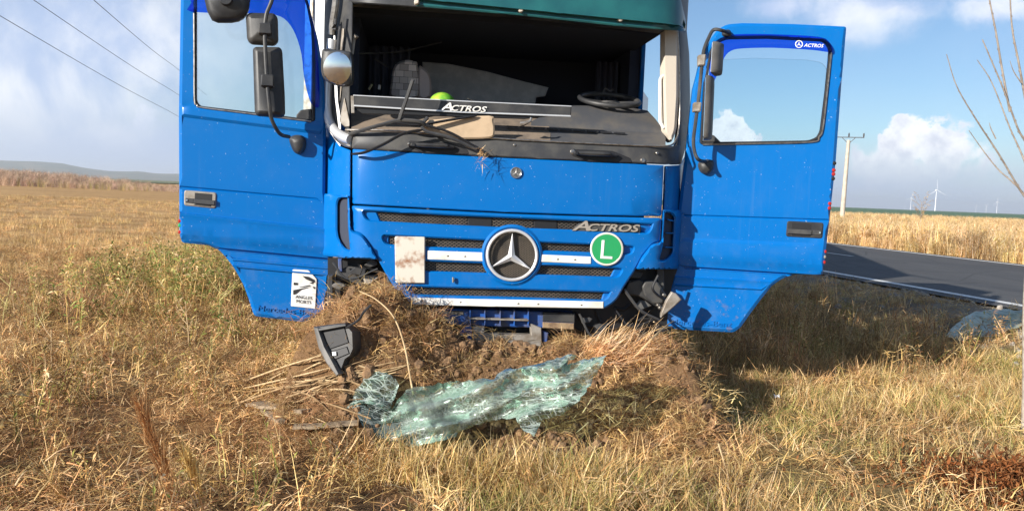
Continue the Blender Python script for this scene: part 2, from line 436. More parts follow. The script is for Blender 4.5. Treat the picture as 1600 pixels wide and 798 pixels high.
def wheel(x, y, z, r=.50, wd=.3):
    prof = [(.28, -wd/2), (.40, -wd/2), (r-.02, -wd/2+.02), (r, -wd/2+.06), (r, wd/2-.06), (r-.02, wd/2-.02), (.40, wd/2), (.28, wd/2)]
    n = 28; vs = []; fs = []
    for k in range(n):
        a = 2*pi*k/n
        for rr, q in prof: vs.append(L(x+q, y+rr*cos(a), z+rr*sin(a)))
    m_ = len(prof)
    for k in range(n):
        for i in range(m_): fs.append((k*m_+i, k*m_+(i+1) % m_, ((k+1) % n)*m_+(i+1) % m_, ((k+1) % n)*m_+i))
    o = mesh_obj('wheel', vs, fs, RUBBER, T, 40)
    mb = MB(); mb.tube([L(x-wd*.3, y, z), L(x+wd*.3, y, z)], .29, 20); mb.build('rim', GREYMET, o)
for sx_ in (-1, 1): wheel(sx_*.98, 1.35, .40)
for sx_ in (-1, 1): wheel(sx_*.95, 5.0, .48)

# blue front: lid above the grille
lid = panel('front_lid', CF, rounded([(551, 233), (620, 237.5), (720, 243.5), (800, 247.5), (900, 252), (1037, 258.5), (1033.5, 338), (920, 336), (800, 332), (680, 326), (550.5, 318.5)], [2, 0, 0, 0, 0, 2, 5, 0, 0, 0, 4]), BLUE, T, .0, .03, 1.5)
def gy(x, y0, k=.047): return y0+(x-800)*k
def mesh_slot(x0, x1, y0a, y0b, y1a, y1b): pass
# blue grille frame with its openings
slot1 = rounded([(566, 329), (700, 336.5), (830, 342), (1019, 350.5), (1017, 358), (1012, 364), (900, 359), (800, 355.5), (700, 351), (594, 345.5), (572, 343.5)], [6, 0, 0, 0, 5, 6, 0, 0, 0, 0, 8])
slot2l = rounded([(596, 367.5), (664, 371), (762, 375.5), (757, 388.5), (669, 385.5), (640, 384.5), (602, 381)], [8, 0, 3, 2, 2, 0, 7])
slot2r = rounded([(841, 378.5), (925, 382), (992, 385), (986, 397), (922, 394), (843, 391)], [2, 0, 7, 8, 0, 2])
slot3l = rounded([(630, 406), (668, 408), (760, 411.5), (767, 426.5), (668, 423.5), (640, 421)], [4, 0, 2, 2, 0, 5])
slot3r = rounded([(839, 414.5), (965, 419), (973, 420.5), (967, 431), (958, 432.5), (836, 428.5)], [2, 0, 4, 5, 2, 2])
slot4 = rounded([(633, 447.5), (700, 449.5), (800, 452), (953, 456.5), (949, 465), (942, 468.5), (800, 464), (700, 461.5), (648, 460), (640, 456)], [6, 0, 0, 0, 5, 5, 0, 0, 4, 6])
starhole = circle(800, 398.5, 41.5, 36)
g_out = rounded([(550, 321), (680, 328.2), (800, 334.2), (920, 338.2), (1033.5, 340.5), (1030.5, 378), (1021, 380), (1004, 400), (991, 424), (975, 448), (965, 466), (957, 474), (944, 482), (800, 478), (642, 475.5), (628, 467), (618, 452), (603, 428), (590, 404), (577, 382), (566, 366), (550, 361)], [3, 0, 0, 0, 4, 4, 8, 0, 0, 0, 8, 8, 4, 0, 4, 8, 0, 0, 0, 0, 9, 4])
grille = panel('grille_panel', CF, g_out, BLUE, T, .012, .05, 2.2, .010, holes=[slot1, slot2l, slot2r, slot3l, slot3r, slot4, starhole], step=22)
def lattice(nm, poly, off, sp=7.0, parent=None, holes=()):       # expanded-metal insert: real diagonal strands over a black tray
    back = panel(nm, CF, poly, MESHB, parent, off-.006, .006, 0, step=30, back=False)
    mb = MB(); x0, x1 = min(p[0] for p in poly), max(p[0] for p in poly); y0, y1 = min(p[1] for p in poly), max(p[1] for p in poly)
    for sgn, dz in ((1, 0), (-1, .002)):
        c = x0-(y1-y0)*2
        while c < x1+(y1-y0)*2:
            run = []
            for k in range(0, int(y1-y0)+1):
                y = y0+k; x = c + sgn*(k-(y1-y0)/2)*1.5
                if inpoly(x, y, poly) and not any(inpoly(x, y, h) for h in holes): run.append((x, y))
                else:
                    if len(run) > 1: strand(mb, run, off+dz)
                    run = []
            if len(run) > 1: strand(mb, run, off+dz)
            c += sp
    if mb.v: mb.build('lattice', LATT, back, None)['kind'] = 'stuff'
    return back
def strand(mb, run, off):
    a, b = run[0], run[-1]; h = .75
    q = [CF.pt(a[0]-h, a[1], off), CF.pt(a[0]+h, a[1], off), CF.pt(b[0]+h, b[1], off), CF.pt(b[0]-h, b[1], off)]
    q2 = [p + EY*.003 for p in q]
    mb.add(q+q2, [(0, 1, 2, 3), (0, 3, 7, 4), (1, 5, 6, 2)])
def grow(p, d): return inset(p, -d)
for pl in ([(586, 331), (731, 338), (731, 354), (592, 347)], [(769, 338), (834, 342), (834, 359), (769, 356)], [(871, 343), (1002, 349), (1002, 364), (871, 359)],
           [(606, 366), (765, 374), (765, 391), (606, 384)], [(836, 376), (975, 382), (975, 398), (836, 393)], [(634, 404), (770, 410), (770, 428), (634, 423)],
           [(834, 412), (962, 417), (955, 434), (834, 431)], [(640, 446), (946, 454), (941, 470), (640, 462)]):
    lattice('grille_insert', pl, -.028, parent=T)
for pl in ([(731.5, 338), (768.5, 339), (768.5, 356), (731.5, 354.5)], [(834.5, 341), (870.5, 342), (870.5, 359), (834.5, 358)]):
    panel('blank_insert', CF, pl, MESHB, T, -.024, .012, .8)
for pl in ([(566, 327), (588, 329), (596, 348), (566, 345)], [(1000, 348), (1022, 349), (1020, 367), (1000, 364)], [(594, 365), (608, 366), (608, 384), (594, 383)],
           [(974, 382), (994, 384), (990, 399), (972, 397)], [(961, 417), (975, 418), (970, 434), (953, 433)], [(944, 454), (956, 455), (952, 471), (939, 469)], [(630, 445), (643, 446), (648, 463), (632, 460)]):
    panel('recess_end', CF, pl, BLUE, T, -.016, .02, 2, .008)
for pl in ([(668, 391.5), (756, 394.5), (755.5, 408), (668, 405)], [(844, 397.5), (923.5, 401), (923.5, 412), (844, 409)], [(642, 464.5), (740, 467), (850, 469), (943, 471), (943, 481.5), (850, 480), (740, 478), (642, 475.5)]):
    st = panel('white_strip', CF, pl, WHITE, T, .018, .006, .8)
    bx = sum(p[0] for p in pl)/len(pl); by = sum(p[1] for p in pl)/len(pl)
    for k in ((-.2, .25) if len(pl) == 4 else (-1, -.55, .35, .85, .12)):
        x = bx+k*135 if len(pl) > 4 else bx+k*60
        panel('rivet', CF, circle(x, by+(x-bx)*.024+.4, 2.0, 8, 1.3), SILVER, st, .0205, .004, .6)
bz = panel('emblem_bezel', CF, circle(800, 398.5, 48, 40), BLUE, T, .026, .03, 4, .012, holes=[circle(800, 398.5, 40.5, 36)])
lattice('emblem_backing', circle(800, 398.5, 40, 32), -.012, 5, parent=T)
ringtube(CF, 800, 398.5, 38.6, .011, .028).build('emblem_ring', STARM, T)
v, f = star_geo(CF, 799, 401, 38, .014, .020, rin=.082); mesh_obj('emblem_star', v, f, STARM, T)
em = panel('small_emblem', CF, circle(806.3, 269.7, 9.2, 24), SILVER, T, .008, .01, 1.2)
ringtube(CF, 806.3, 269.7, 8.2, .004, .009, 24).build('emblem_rim', CHROME, em)
v, f = star_geo(CF, 806.3, 270, 6.6, .006, .008); mesh_obj('emblem_star', v, f, STARM, em)
panel('lettering_base', CF, rounded([(905, 348.5), (1001, 352.5), (1001, 363.5), (893, 361)], 2), GREYBLK, T, .012, .02, 1)
lettering('model_lettering', CF, smallcaps(893.5, 360, 1000, 362.5, 15.5, .3, .02), BRONZE, T, .012, .008)
sg = panel('round_sign', CF, circle(948, 389, 24.5, 40), GREEN, T, .028, .006, .8)
panel('sign_rim', CF, circle(948, 389, 26, 40), WHITE, sg, .0285, .004, .6, holes=[circle(948, 389, 22.6, 36)])
panel('sign_letter', CF, [(940.5, 375), (945, 375.2), (943, 400), (957, 400.8), (956.8, 404.8), (938.2, 403.8)], WHITE, sg, .0305, .003, .4)
panel('rusty_plate', CF, rounded([(616.5, 369), (664.5, 370), (664, 442.5), (618, 442)], [4, 3, 1, 3]), RUSTY, T, .035, .015, 1.5)
mb = MB(); mb.tube([CF.pt(708, 437, .0), CF.pt(708, 437, .035)], .008, 8); mb.tube([CF.pt(708, 433, .03), CF.pt(708, 441, .03)], .007, 8); mb.build('tow_cover_knob', SILVER, T)

# black cowl under the windscreen
cowl = panel('cowl', CF, rounded([(548, 207), (600, 206), (640, 208), (720, 214), (800, 219.5), (900, 224), (1040, 230), (1064, 226), (1062, 256), (1040, 257), (900, 250.7), (800, 246.2), (720, 242.2), (620, 236.2), (549, 232)], [4, 0, 0, 0, 0, 0, 0, 5, 6, 0, 0, 0, 0, 0, 3]), GREYBLK, T, .004, .03, 2)
mb = MB(); mb.tube(catmull([CF.pt(*q, .012) for q in ((540, 203), (600, 204), (700, 211), (800, 218), (900, 223), (1000, 227.5), (1038, 228.5), (1052, 225), (1058, 214))], 5), .0065, 8); mb.build('windscreen_seal', SILVER, T)
def grab(px, py):
    h = MB(); pts = [(px, py+4), (px+8, py+1), (px+50, py+3), (px+72, py+8)]
    hb = panel('grab_recess', CF, rounded([(px-5, py-7), (px+60, py-4), (px+90, py+8), (px+92, py+16), (px+20, py+14), (px-5, py+5)], [5, 2, 8, 4, 4, 5]), RUBBER, T, .0065, .012, 1.5)
    h = MB(); h.tube([CF.pt(px, py, .02), CF.pt(px+3, py, .035), CF.pt(px+22, py+1, .05), CF.pt(px+50, py+2, .05), CF.pt(px+66, py+4, .02)], [.016, .02, .026, .026, .018], 8, flat=.6)
    h.build('grab_handle', BLACK, T)
    for dx in (4, 55): panel('bolt', CF, circle(px+dx, py+dx*.02, 3, 10), MESHB, T, .066, .01, .5)
grab(642, 226); grab(897, 239)
for q in ((639, 225), (895, 237), (1005, 250.5), (804, 226.5), (1027, 239)): panel('bolt', CF, circle(*q, 4 if q[0] in (1005, 895) else 2.2, 12), SILVER, T, .012 if q[0] != 639 else .02, .012, 1)
for px0 in (550, 1038.5): pass
# corners
panel('corner_panel', CF, rounded([(506, 190), (516, 208), (530, 228), (548, 235), (547, 352), (549.5, 364), (502, 372), (497, 350), (505, 300)], 2), BLUE, T, -.012, .04, 2, step=9)
panel('corner_panel', CF, rounded([(1040, 259.5), (1063, 258), (1078, 236), (1086, 240), (1086, 420), (1040, 415), (1034.5, 378), (1036.5, 340)], 2), BLUE, T, -.012, .04, 2, step=9)
def deflector(name, outline, slot, fins):
    d = panel(name, CF, outline, BLUE, T, .045, .07, 3, .018, holes=[slot], step=8)
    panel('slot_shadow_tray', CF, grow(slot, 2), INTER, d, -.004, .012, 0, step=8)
    for q in fins: panel('fin', CF, q, BLUE, d, .028, .05, .6, step=6)
deflector('corner_deflector', rounded([(497, 308), (503, 302), (545, 305.5), (547.5, 352), (551, 361), (566, 366), (577, 382), (590, 405.5), (540, 403), (500, 399), (495, 380)], [5, 6, 2, 2, 3, 8, 4, 3, 3, 8, 5]),
          rounded([(527, 318), (530, 310), (543, 308), (543.5, 352), (547, 391), (538, 387), (529, 372), (527, 360)], [4, 4, 2, 0, 2, 4, 4, 2]), ())
deflector('corner_deflector', rounded([(1038, 328), (1062, 328), (1070, 334), (1067, 415), (1058, 420), (995, 420.5), (1003, 403), (1020, 381), (1031, 379.5), (1035, 376)], [2, 6, 4, 6, 3, 3, 4, 7, 2, 2]),
          rounded([(1039, 332), (1048, 333), (1053.5, 339), (1051, 396), (1043, 404), (1037, 406.5), (1030, 406.5), (1036, 383)], [2, 4, 3, 5, 4, 2, 3, 3]),
          ([(1041, 341.5), (1053, 344.5), (1053, 346), (1046, 345)], [(1040, 363.5), (1052.5, 363.5), (1052.5, 365.2), (1042, 365)], [(1038, 385.5), (1051.5, 385.8), (1051.5, 387.5), (1040, 387)]))
# windscreen pillars
panel('pillar', CF, [(508, -60), (522, -60), (520, 60), (522, 150), (528, 200), (540, 222), (549, 232), (536, 228), (522, 212), (512, 190), (506, 150), (506, 60)], BLACK, T, -.02, .06, 1.5, step=12)
ch = MB(); ch.tube(catmull([CF.pt(*q, .02) for q in ((519, 62), (517, 80), (514, 110), (512, 140), (511.5, 170), (515, 190), (524, 205), (536, 214), (547, 218))], 5), .032, 14); ch.build('chrome_trim', STARM, T)
mb = MB(); mb.tube(catmull([CF.pt(*q, .02) for q in ((528, -50), (525, 0), (521, 30), (518, 55))], 4), .024, 10); mb.build('pillar_cover', SILVER, T)
panel('chrome_corner', CF, rounded([(515, 200), (548, 207), (549, 231.5), (534, 228), (521, 216)], [3, 2, 3, 8, 8]), SILVER, T, .014, .025, 2.5, step=8)
panel('inner_pillar', CF, [(521, -60), (552, -60), (550, 60), (546, 120), (546, 205), (534, 195), (528, 160), (524, 80)], BLACK, T, -.05, .08, 1.5, step=12)
panel('pillar_strip', CF, [(533, 45), (537, 45), (534, 130), (531, 160), (531.5, 90)], GREYMET, T, -.035, .02, .8)
panel('pillar_strip', CF, rounded([(538, 152), (546, 190), (546, 198), (539, 198), (530, 190)], 2), GREYMET, T, -.035, .02, .8)
hd = panel('header', CF, [(508, -70), (1080, -70), (1073, 52), (1058, 50), (980, 41), (800, 22), (650, 12), (552, 5), (508, 2)], BLACK, T, -.04, .12, 2, step=26)
panel('pillar', CF, rounded([(1060, 48), (1073, 48), (1077, 85), (1078.5, 150), (1077, 200), (1071, 232), (1064, 257), (1050, 257), (1058, 225), (1062, 190)], 3), BLACK, T, -.005, .08, 2.5, step=12)
mb = MB(); mb.tube(catmull([CF.pt(*q, .006) for q in ((1058.5, 50), (1061, 90), (1062, 140), (1061.5, 190), (1058, 216))], 5), .006, 8); mb.build('windscreen_seal', SILVER, T)
panel('pillar_lining', CP(.22), rounded([(1037, 40), (1060, 44), (1060.5, 150), (1057, 205), (1048, 224), (1038, 208), (1036, 130)], [2, 2, 2, 10, 4, 10, 2]), BEIGE, T, 0, .10, 4, .03)
mb = MB(); mb.tube(catmull([CP(.25).pt(*q) for q in ((1037, 118), (1033, 122), (1031.5, 132), (1031.5, 185), (1034, 195), (1037, 200))], 4), .012, 8); mb.build('entry_handle', WHITE, T)
# sun visor
vz = panel('sun_visor', CF, rounded([(655, -60), (1050, -60), (1064, 0), (1071, 30), (1072, 49), (1030, 46), (960, 40.5), (815, 24.5), (700, 14.5), (650, 10), (648, 0)], [0, 0, 0, 0, 4, 0, 0, 0, 0, 3, 2]), VISOR, T, .10, .012, 2.5, .006, step=18,
           cons=[[(640+i*20, -3+i*2.0) for i in range(22)], [(640+i*20, -1+i*2.0) for i in range(22)]], relief=lambda x, y: .0 if y > -2+(x-640)*.1 else .035)
for q in ((651, 3), (814, 15.5), (970, 30)): panel('bolt', CF, circle(*q, 4.0, 14), BEIGE, vz, .128, .05, 1.4)

# interior: dash, wheel, seat back, blanket
def dsurf(name, polys, m, parent=T, th=.03):
    mb = MB(); mb.add(polys[0], polys[1]); return mb.build(name, m, parent, 40)
def loft(name, rows, m, parent, th=.03, smooth=40):
    """rows of world points make a skin that is then given thickness"""
    n = len(rows[0]); vs = [p for r in rows for p in r]; k = len(vs)
    fs = [(i*n+j, i*n+j+1, (i+1)*n+j+1, (i+1)*n+j) for i in range(len(rows)-1) for j in range(n-1)]
    vs2 = vs + [p + Vector((0, 0, -th)) for p in vs]
    fs2 = fs + [tuple(q+k for q in reversed(f)) for f in fs]
    R = len(rows)
    for j in range(n-1): fs2 += [(j+1, j, j+k, j+1+k), ((R-1)*n+j, (R-1)*n+j+1, (R-1)*n+j+1+k, (R-1)*n+j+k)]
    for i in range(R-1): fs2 += [(i*n, (i+1)*n, (i+1)*n+k, i*n+k), ((i+1)*n+n-1, i*n+n-1, i*n+n-1+k, (i+1)*n+n-1+k)]
    return mesh_obj(name, vs2, fs2, m, parent, smooth)
lo = lambda pts, c: [CP(c).pt(*q) for q in pts]
loft('dash_shelf', [lo([(550, 207), (640, 208), (760, 214.5), (860, 219)], .10), lo([(549, 196), (640, 197), (760, 204), (860, 208)], .20), lo([(549, 178), (640, 180), (760, 186), (860, 190)], .38), lo([(549, 172), (640, 176), (760, 182), (860, 186)], .46)], TAN, T)
loft('dash_shelf', [lo([(858, 219), (950, 223.5), (1040, 228)], .11), lo([(858, 208), (950, 213), (1040, 216)], .20), lo([(858, 197), (950, 203), (1036, 208)], .30)], DASHC, T)
hump = loft('instrument_hood', [lo([(830, 190), (862, 195), (900, 201), (960, 205), (1040, 208)], .30), lo([(850, 180), (880, 180), (905, 185), (960, 190), (1034, 199)], .36), lo([(868, 170), (900, 168), (930, 172), (980, 175), (1024, 186)], .46), lo([(880, 166), (900, 165), (940, 165.5), (980, 167.5), (1012, 173)], .56), lo([(880, 170), (900, 170), (940, 170), (980, 172), (1010, 178)], .70)], DASHC, T)
for i in range(9):
    mb = MB()
    x = 792+i*21; q = [(x, 199+i*1.25), (x+17, 200+i*1.25), (x+17, 202.2+i*1.3), (x, 201.2+i*1.3)]
    pp = [CP(.22).pt(*a) + Vector((0, 0, .012)) for a in q]; mb.add(pp+[p+EY*.02 for p in pp], [(0, 1, 2, 3), (0, 4, 5, 1), (0, 3, 7, 4), (1, 5, 6, 2)]); mb.build('air_vent', RUBBER, T, None)
mb = MB(); lbox(mb, -1.04, 1.04, .48, .62, 1.0, 1.78); mb.build('dash_body', DASHC, T, None)
bar = panel('trim_bar', CP(.06), rounded([(552, 149), (720, 158), (893, 166), (892, 182), (720, 176.5), (553, 168)], 1.5), BLACK, T, 0, .025, 1.2)
panel('bar_back', CP(.075), [(553, 167), (720, 176), (860, 181.5), (820, 186), (700, 182), (566, 178)], MESHB, T, 0, .02, 1)
for pl in ([(552, 148.2), (720, 157.2), (893, 165.4), (893, 167.2), (720, 159.0), (552, 150)], [(553, 164), (720, 174), (892, 180.3), (892, 182.8), (720, 176.6), (553, 166.5)]):
    panel('bar_edge', CP(.055), pl, STARM, bar, 0, .01, .4)
lettering('lettering', CP(.055), smallcaps(688, 172.3, 760.5, 176, 12.5, .28, .02), WHITE, bar, .002, .004)
panel('bar_end', CP(.058), [(548, 150), (553, 150), (554, 177), (549, 177)], GREYMET, bar, 0, .02, .5)
sw = MB(); pl = CP(.62)
cen = pl.pt(952, 156); rx = EX; ry = (EY*.93 + Vector((0, 0, .30))).normalized(); R = .222
pts = [cen + rx*R*cos(2*pi*k/40) + ry*R*sin(2*pi*k/40) for k in range(41)]; sw.tube(pts, .018, 10, cap=False)
wheel_o = sw.build('steering_wheel', BLACK, T, 60)
sw = MB(); sw.tube([cen - Vector((0, 0, .05)), cen - Vector((0, 0, .015))], [.09, .075], 14)
for a in (radians(200), radians(340), radians(250), radians(290)): sw.tube([cen - Vector((0, 0, .03)), cen+rx*R*.97*cos(a)+ry*R*.97*sin(a)], .016, 6)
sw.build('steering_spokes', BLACK, wheel_o, 50)
def seatmat(t, b, geo):
    br = t.new('ShaderNodeTexBrick'); br.inputs['Scale'].default_value = 9; br.inputs['Color1'].default_value = (.78, .66, .58, 1); br.inputs['Color2'].default_value = (.34, .28, .25, 1)
    br.inputs['Mortar'].default_value = (.05, .042, .04, 1); br.inputs['Mortar Size'].default_value = .012; br.inputs['Brick Width'].default_value = .55; br.inputs['Row Height'].default_value = .42
    mp = t.new('ShaderNodeMapping'); mp.inputs['Rotation'].default_value = (pi/2, 0, 0); t.l.new(geo, mp.inputs[0]); t.l.new(mp.outputs[0], br.inputs[0]); t.l.new(br.outputs[0], b.inputs['Base Color'])
SEATM = mat('seat_cloth', (.1, .1, .1), .95, extra=seatmat); SEATS = mat('seat_side', (.48, .39, .35), .95)
seat = panel('seat_back', CP(.80), smoothpoly([(612, 152), (611, 130), (614, 110), (620, 99), (634, 94), (647, 96), (653, 103), (654, 152)], 3), SEATM, T, 0, .10, 3, .03)
panel('seat_bolster', CP(.80), smoothpoly([(654, 152), (654, 106), (662, 107), (671, 116), (674, 132), (672, 152)], 3), SEATS, seat, .0, .10, 3, .03)
panel('seat_cushion', CP(.86), smoothpoly([(606, 190), (608, 152), (640, 150), (676, 152), (680, 190)], 3), SEATS, seat, 0, .12, 3, .03)
panel('bunk_board', CP(1.5), [(660, 97), (700, 100), (760, 112), (820, 128), (857, 137), (852, 150), (838, 152), (834, 172), (700, 172), (664, 168)], BLANK, T, 0, .05, 2)
panel('shelf_front', CP(1.7), [(640, 62), (985, 70), (985, 76), (640, 68)], INTER, T, 0, .25, 2)
lettering('wall_lettering', CP(1.68), [('Mercedes-Benz', (702, 68), (800, 70), 9, 0, 0)], BLACK, T, .0, .006)
v, f = star_geo(CP(1.68), 766, 34, 22, .0, .01, 0); mesh_obj('wall_star', v, f, BLACK, T)
mb = MB(); mb.tube([CF.pt(557, 56, -.1), CF.pt(553, 62, -.1), CF.pt(550, 85, -.1)], [.018, .012, .012], 8); mb.build('belt_anchor', GREYMET, T)
for qa, qb in (((576, 140), (581, 132)), ((592, 140), (593, 133))):
    mb = MB(); mb.tube([CP(.55).pt(*qa), CP(.55).pt(*qb)], .010, 6); mb.build('latch', SILVER, T)
def curtain(x0, x1, y, z0, z1, folds):
    mb = MB(); n = folds*6
    for i in range(n+1):
        u = i/n; dy = .035*sin(u*folds*2*pi)
        for z, k in ((z0, 1.), (z1, .75)): mb.v.append(L(x0+(x1-x0)*u, y+dy*k, z))
    k = len(mb.v); mb.v += [v+EY*.006 for v in mb.v]
    mb.f = [(2*i, 2*i+2, 2*i+3, 2*i+1) for i in range(n)]+[(k+2*i+1, k+2*i+3, k+2*i+2, k+2*i) for i in range(n)]; mb.mi = [0]*len(mb.f)
    mb.build('curtain', CURT, T, 60)
curtain(-1.05, -.72, 1.42, 1.3, 2.66, 5); curtain(.86, 1.06, 1.5, 1.3, 2.66, 4)
for a_, b_ in (((585, 92), (650, 118)), ((560, 84), (690, 66))):
    mb = MB(); mb.tube(catmull([CP(.7).pt(*a_), CP(.9).pt((a_[0]+b_[0])/2, (a_[1]+b_[1])/2+6), CP(1.1).pt(*b_)], 5), .006, 5); mb.build('cord', GREYBLK, T)
mb = MB(); lbox(mb, -.5, .5, .75, 1.0, 1.0, 1.62); mb.build('console', DASHC, T, None)
mb = MB(); mb.tube([CP(.45).pt(742, 160), CP(.35).pt(731, 154)], [.012, .002], 5); mb.build('broken_shard', GREYMET, T)
mb = MB(); mb.tube(catmull([CP(.66).pt(942, 146), CP(.66).pt(946, 138), CP(.66).pt(953, 143), CP(.66).pt(958, 139)], 4), .006, 5); mb.build('cable', GREYBLK, T)
# loose things lying in the cab
gb = MB(); c0 = CP(.20).pt(691, 162)
for_v = []; n = 18; mrows = 9
for i in range(mrows+1):
    for k in range(n):
        a = 2*pi*k/n; e = i/mrows*pi/2
        for_v.append(c0 + (EX*cos(a)+EY*sin(a))*.088*cos(e)*(1.0) + Vector((0, 0, .075*sin(e))))
gb.add(for_v, [(i*n+k, i*n+(k+1) % n, (i+1)*n+(k+1) % n, (i+1)*n+k) for i in range(mrows) for k in range(n)])
br_ = [c0 + (EX*cos(2*pi*k/n)+EY*sin(2*pi*k/n))*.105 + Vector((0, 0, -.004)) for k in range(n)]
gb.add(br_+[for_v[k]+Vector((0, 0, .004)) for k in range(n)], [(k, (k+1) % n, n+(k+1) % n, n+k) for k in range(n)])
o = gb.build('safety_helmet', LIME, None, 50, loc=c0); tag(o, 'lime green safety helmet lying behind the trim bar in the cab', 'helmet')
tray = panel('board', CP(-.02), smoothpoly([(657, 192), (690, 186), (764, 181), (771, 190), (773, 206), (768, 215), (740, 217), (706, 216), (672, 207)], 4), TRAYM, None, 0, .015, 2.5, loc=CP(.0).pt(715, 217))
tag(tray, 'tan rounded board lying on the windscreen sill under the wiper', 'board')
# wipers
def wiper(arm, blade, m=BLACK):
    a = MB(); a.tube(catmull([CF.pt(x, y, o) for x, y, o in arm], 4), .012, 6); w_ = a.build('wiper', m, T)
    b = MB(); b.tube(catmull([CF.pt(x, y, o) for x, y, o in blade], 5), [.011]+[.015]*(len(catmull([CF.pt(x, y, o) for x, y, o in blade], 5))-2)+[.008], 6, flat=.6); b.build('wiper_blade', RUBBER, w_)
wiper([(546, 210, .03), (575, 201, .06), (600, 194, .09), (625, 188, .11), (655, 190, .12), (664, 196, .10)], [(551, 241, .05), (570, 238, .07), (600, 225, .09), (630, 209, .10), (660, 203, .10)], BLACK)
wiper([(624, 187, .12), (628, 175, .13), (636, 152, .14), (645, 125, .15)], [(620, 192, .11), (650, 196, .1), (700, 188, .08), (745, 181, .06)])
wiper([(668, 184, .07), (659, 196, .09), (668, 206, .10), (700, 214, .10), (745, 233, .08)], [(662, 195, .1), (700, 206, .10), (730, 222, .09), (748, 235, .07)])
mb = MB(); mb.tube([CF.pt(815, 194, .0), CF.pt(820, 193, .02), CF.pt(829, 189, .03), CF.pt(830, 184, .03)], [.02, .014, .01, .008], 8); mb.build('broken_wiper_spindle', SILVER, T)

# bumper remains
mb = MB()
pl = CP(.10)
cross = panel('crossmember', pl, [(681, 482), (780, 484), (898, 489), (897, 514), (850, 512), (720, 508), (681, 506)], BLUEPL, T, 0, .12, 1.5)
panel('rust_section', pl, [(848, 503), (897, 505), (897, 514.5), (848, 512)], mat('rusty_steel', (.30, .21, .12), .8, var=(.16, .10, .06), vscale=20), cross, .01, .02, .8)
panel('dirt_section', pl, [(848, 487), (898, 489.5), (898, 504), (848, 502)], BLACK, cross, .008, .02, .8)
panel('worn_patch', pl, [(684, 484), (725, 486), (724, 492), (684, 490)], GREYMET, cross, .008, .02, 1.2)
panel('worn_patch', pl, [(681, 492), (700, 494), (697, 506), (681, 505)], GREYMET, cross, .008, .02, 1.2)
for x in (734, 757, 781, 803, 825): panel('stiffener', pl, [(x, 484), (x+1.6, 484), (x+1.6, 509), (x, 509)], BLUEPL, cross, .05, .05, .3)
panel('ledge', pl, [(733, 496), (826, 499), (826, 501.5), (733, 498.5)], GREYMET, cross, .055, .06, .3)
br = panel('number_bracket', pl, [(739, 509), (757, 510), (757, 520), (786, 521.5), (830, 523), (828, 504.5), (846, 512), (847, 541), (739, 534)], GREYMET, T, .04, .06, 1, holes=[[(759, 511), (783, 513), (783, 519), (759, 518)]])
panel('bracket_lip', pl, [(757, 529), (800, 532), (846, 535), (846, 541), (790, 538), (757, 535)], GREYMET, br, .07, .05, 1)
panel('bent_brace', pl, [(716, 519), (733, 507), (737, 511), (737, 532), (730, 530), (728, 519), (720, 524)], BLUEPL, T, .06, .03, 1)
panel('bent_brace', pl, [(848, 517), (857, 520), (855, 534), (848, 536)], BLUEPL, T, .02, .05, 1)
# left: torn lamp bay
panel('lamp_bay', CP(.22), [(512, 403), (594, 404), (612, 440), (632, 478), (690, 490), (690, 540), (512, 530)], RUBBER, T, 0, .05, 0)
panel('bay_bracket', CP(.16), [(524, 424), (545, 416), (572, 420), (572, 430), (600, 432), (604, 446), (560, 447), (540, 440), (524, 438)], GREYBLK, T, 0, .05, 2)
panel('bay_bracket', CP(.12), [(566, 430), (603, 433), (607, 446), (570, 444)], GREYMET, T, 0, .03, 2)
panel('torn_bumper_mount', CP(.05), [(512, 430), (520, 430), (521, 468), (510, 478)], GREYBLK, T, 0, .12, 1.5)
panel('bay_strut', CP(.14), [(528, 404), (534, 404), (535, 424), (529, 424)], BLUEPL, T, 0, .04, 1)
# right: torn lamp bay and bent bracket
panel('lamp_bay', CP(.30), [(960, 420), (1085, 420), (1085, 505), (1030, 520), (1000, 540), (900, 540), (900, 488)], RUBBER, T, 0, .05, 0)
panel('bay_bracket', CP(.14), [(982, 440), (1000, 436), (1032, 456), (1050, 478), (1042, 485), (1024, 478), (1002, 464), (974, 458)], BLACK, T, .02, .05, 2)
panel('bay_bracket', CP(.10), rounded([(1003, 448), (1008, 440), (1027, 440), (1040, 458), (1036, 474), (1020, 474), (1008, 462)], 3), GREYBLK, T, 0, .06, 2)
panel('bay_strut', CP(.20), [(1026, 420), (1037, 420), (1038, 452), (1028, 452)], GREYBLK, T, 0, .04, 1)
panel('torn_bumper_mount', CP(.02), [(1041, 470), (1050, 456), (1056, 458), (1065, 468), (1052, 480), (1033, 496), (1033, 490)], GREYMET, T, .02, .03, 1.2)
for q in ((1038, 461), (1029, 477), (1032, 481)): panel('bolt', CP(.08), circle(*q, 3, 10), SILVER, T, 0, .03, 1)
panel('mud_flap', CP(.30), [(918, 488), (955, 490), (970, 540), (915, 530)], BLACK, T, .02, .04, 2)
mb = MB()
for a_, b_ in (((930, 485), (955, 520)), ((960, 480), (990, 470)), ((900, 488), (930, 510)), ((985, 500), (1030, 470))):
    m0 = ((a_[0]+b_[0])/2, (a_[1]+b_[1])/2+8); mb.tube(catmull([CP(.22).pt(*q) for q in (a_, m0, b_)], 5), .014, 6)
mb.build('hose', RUBBER, T)

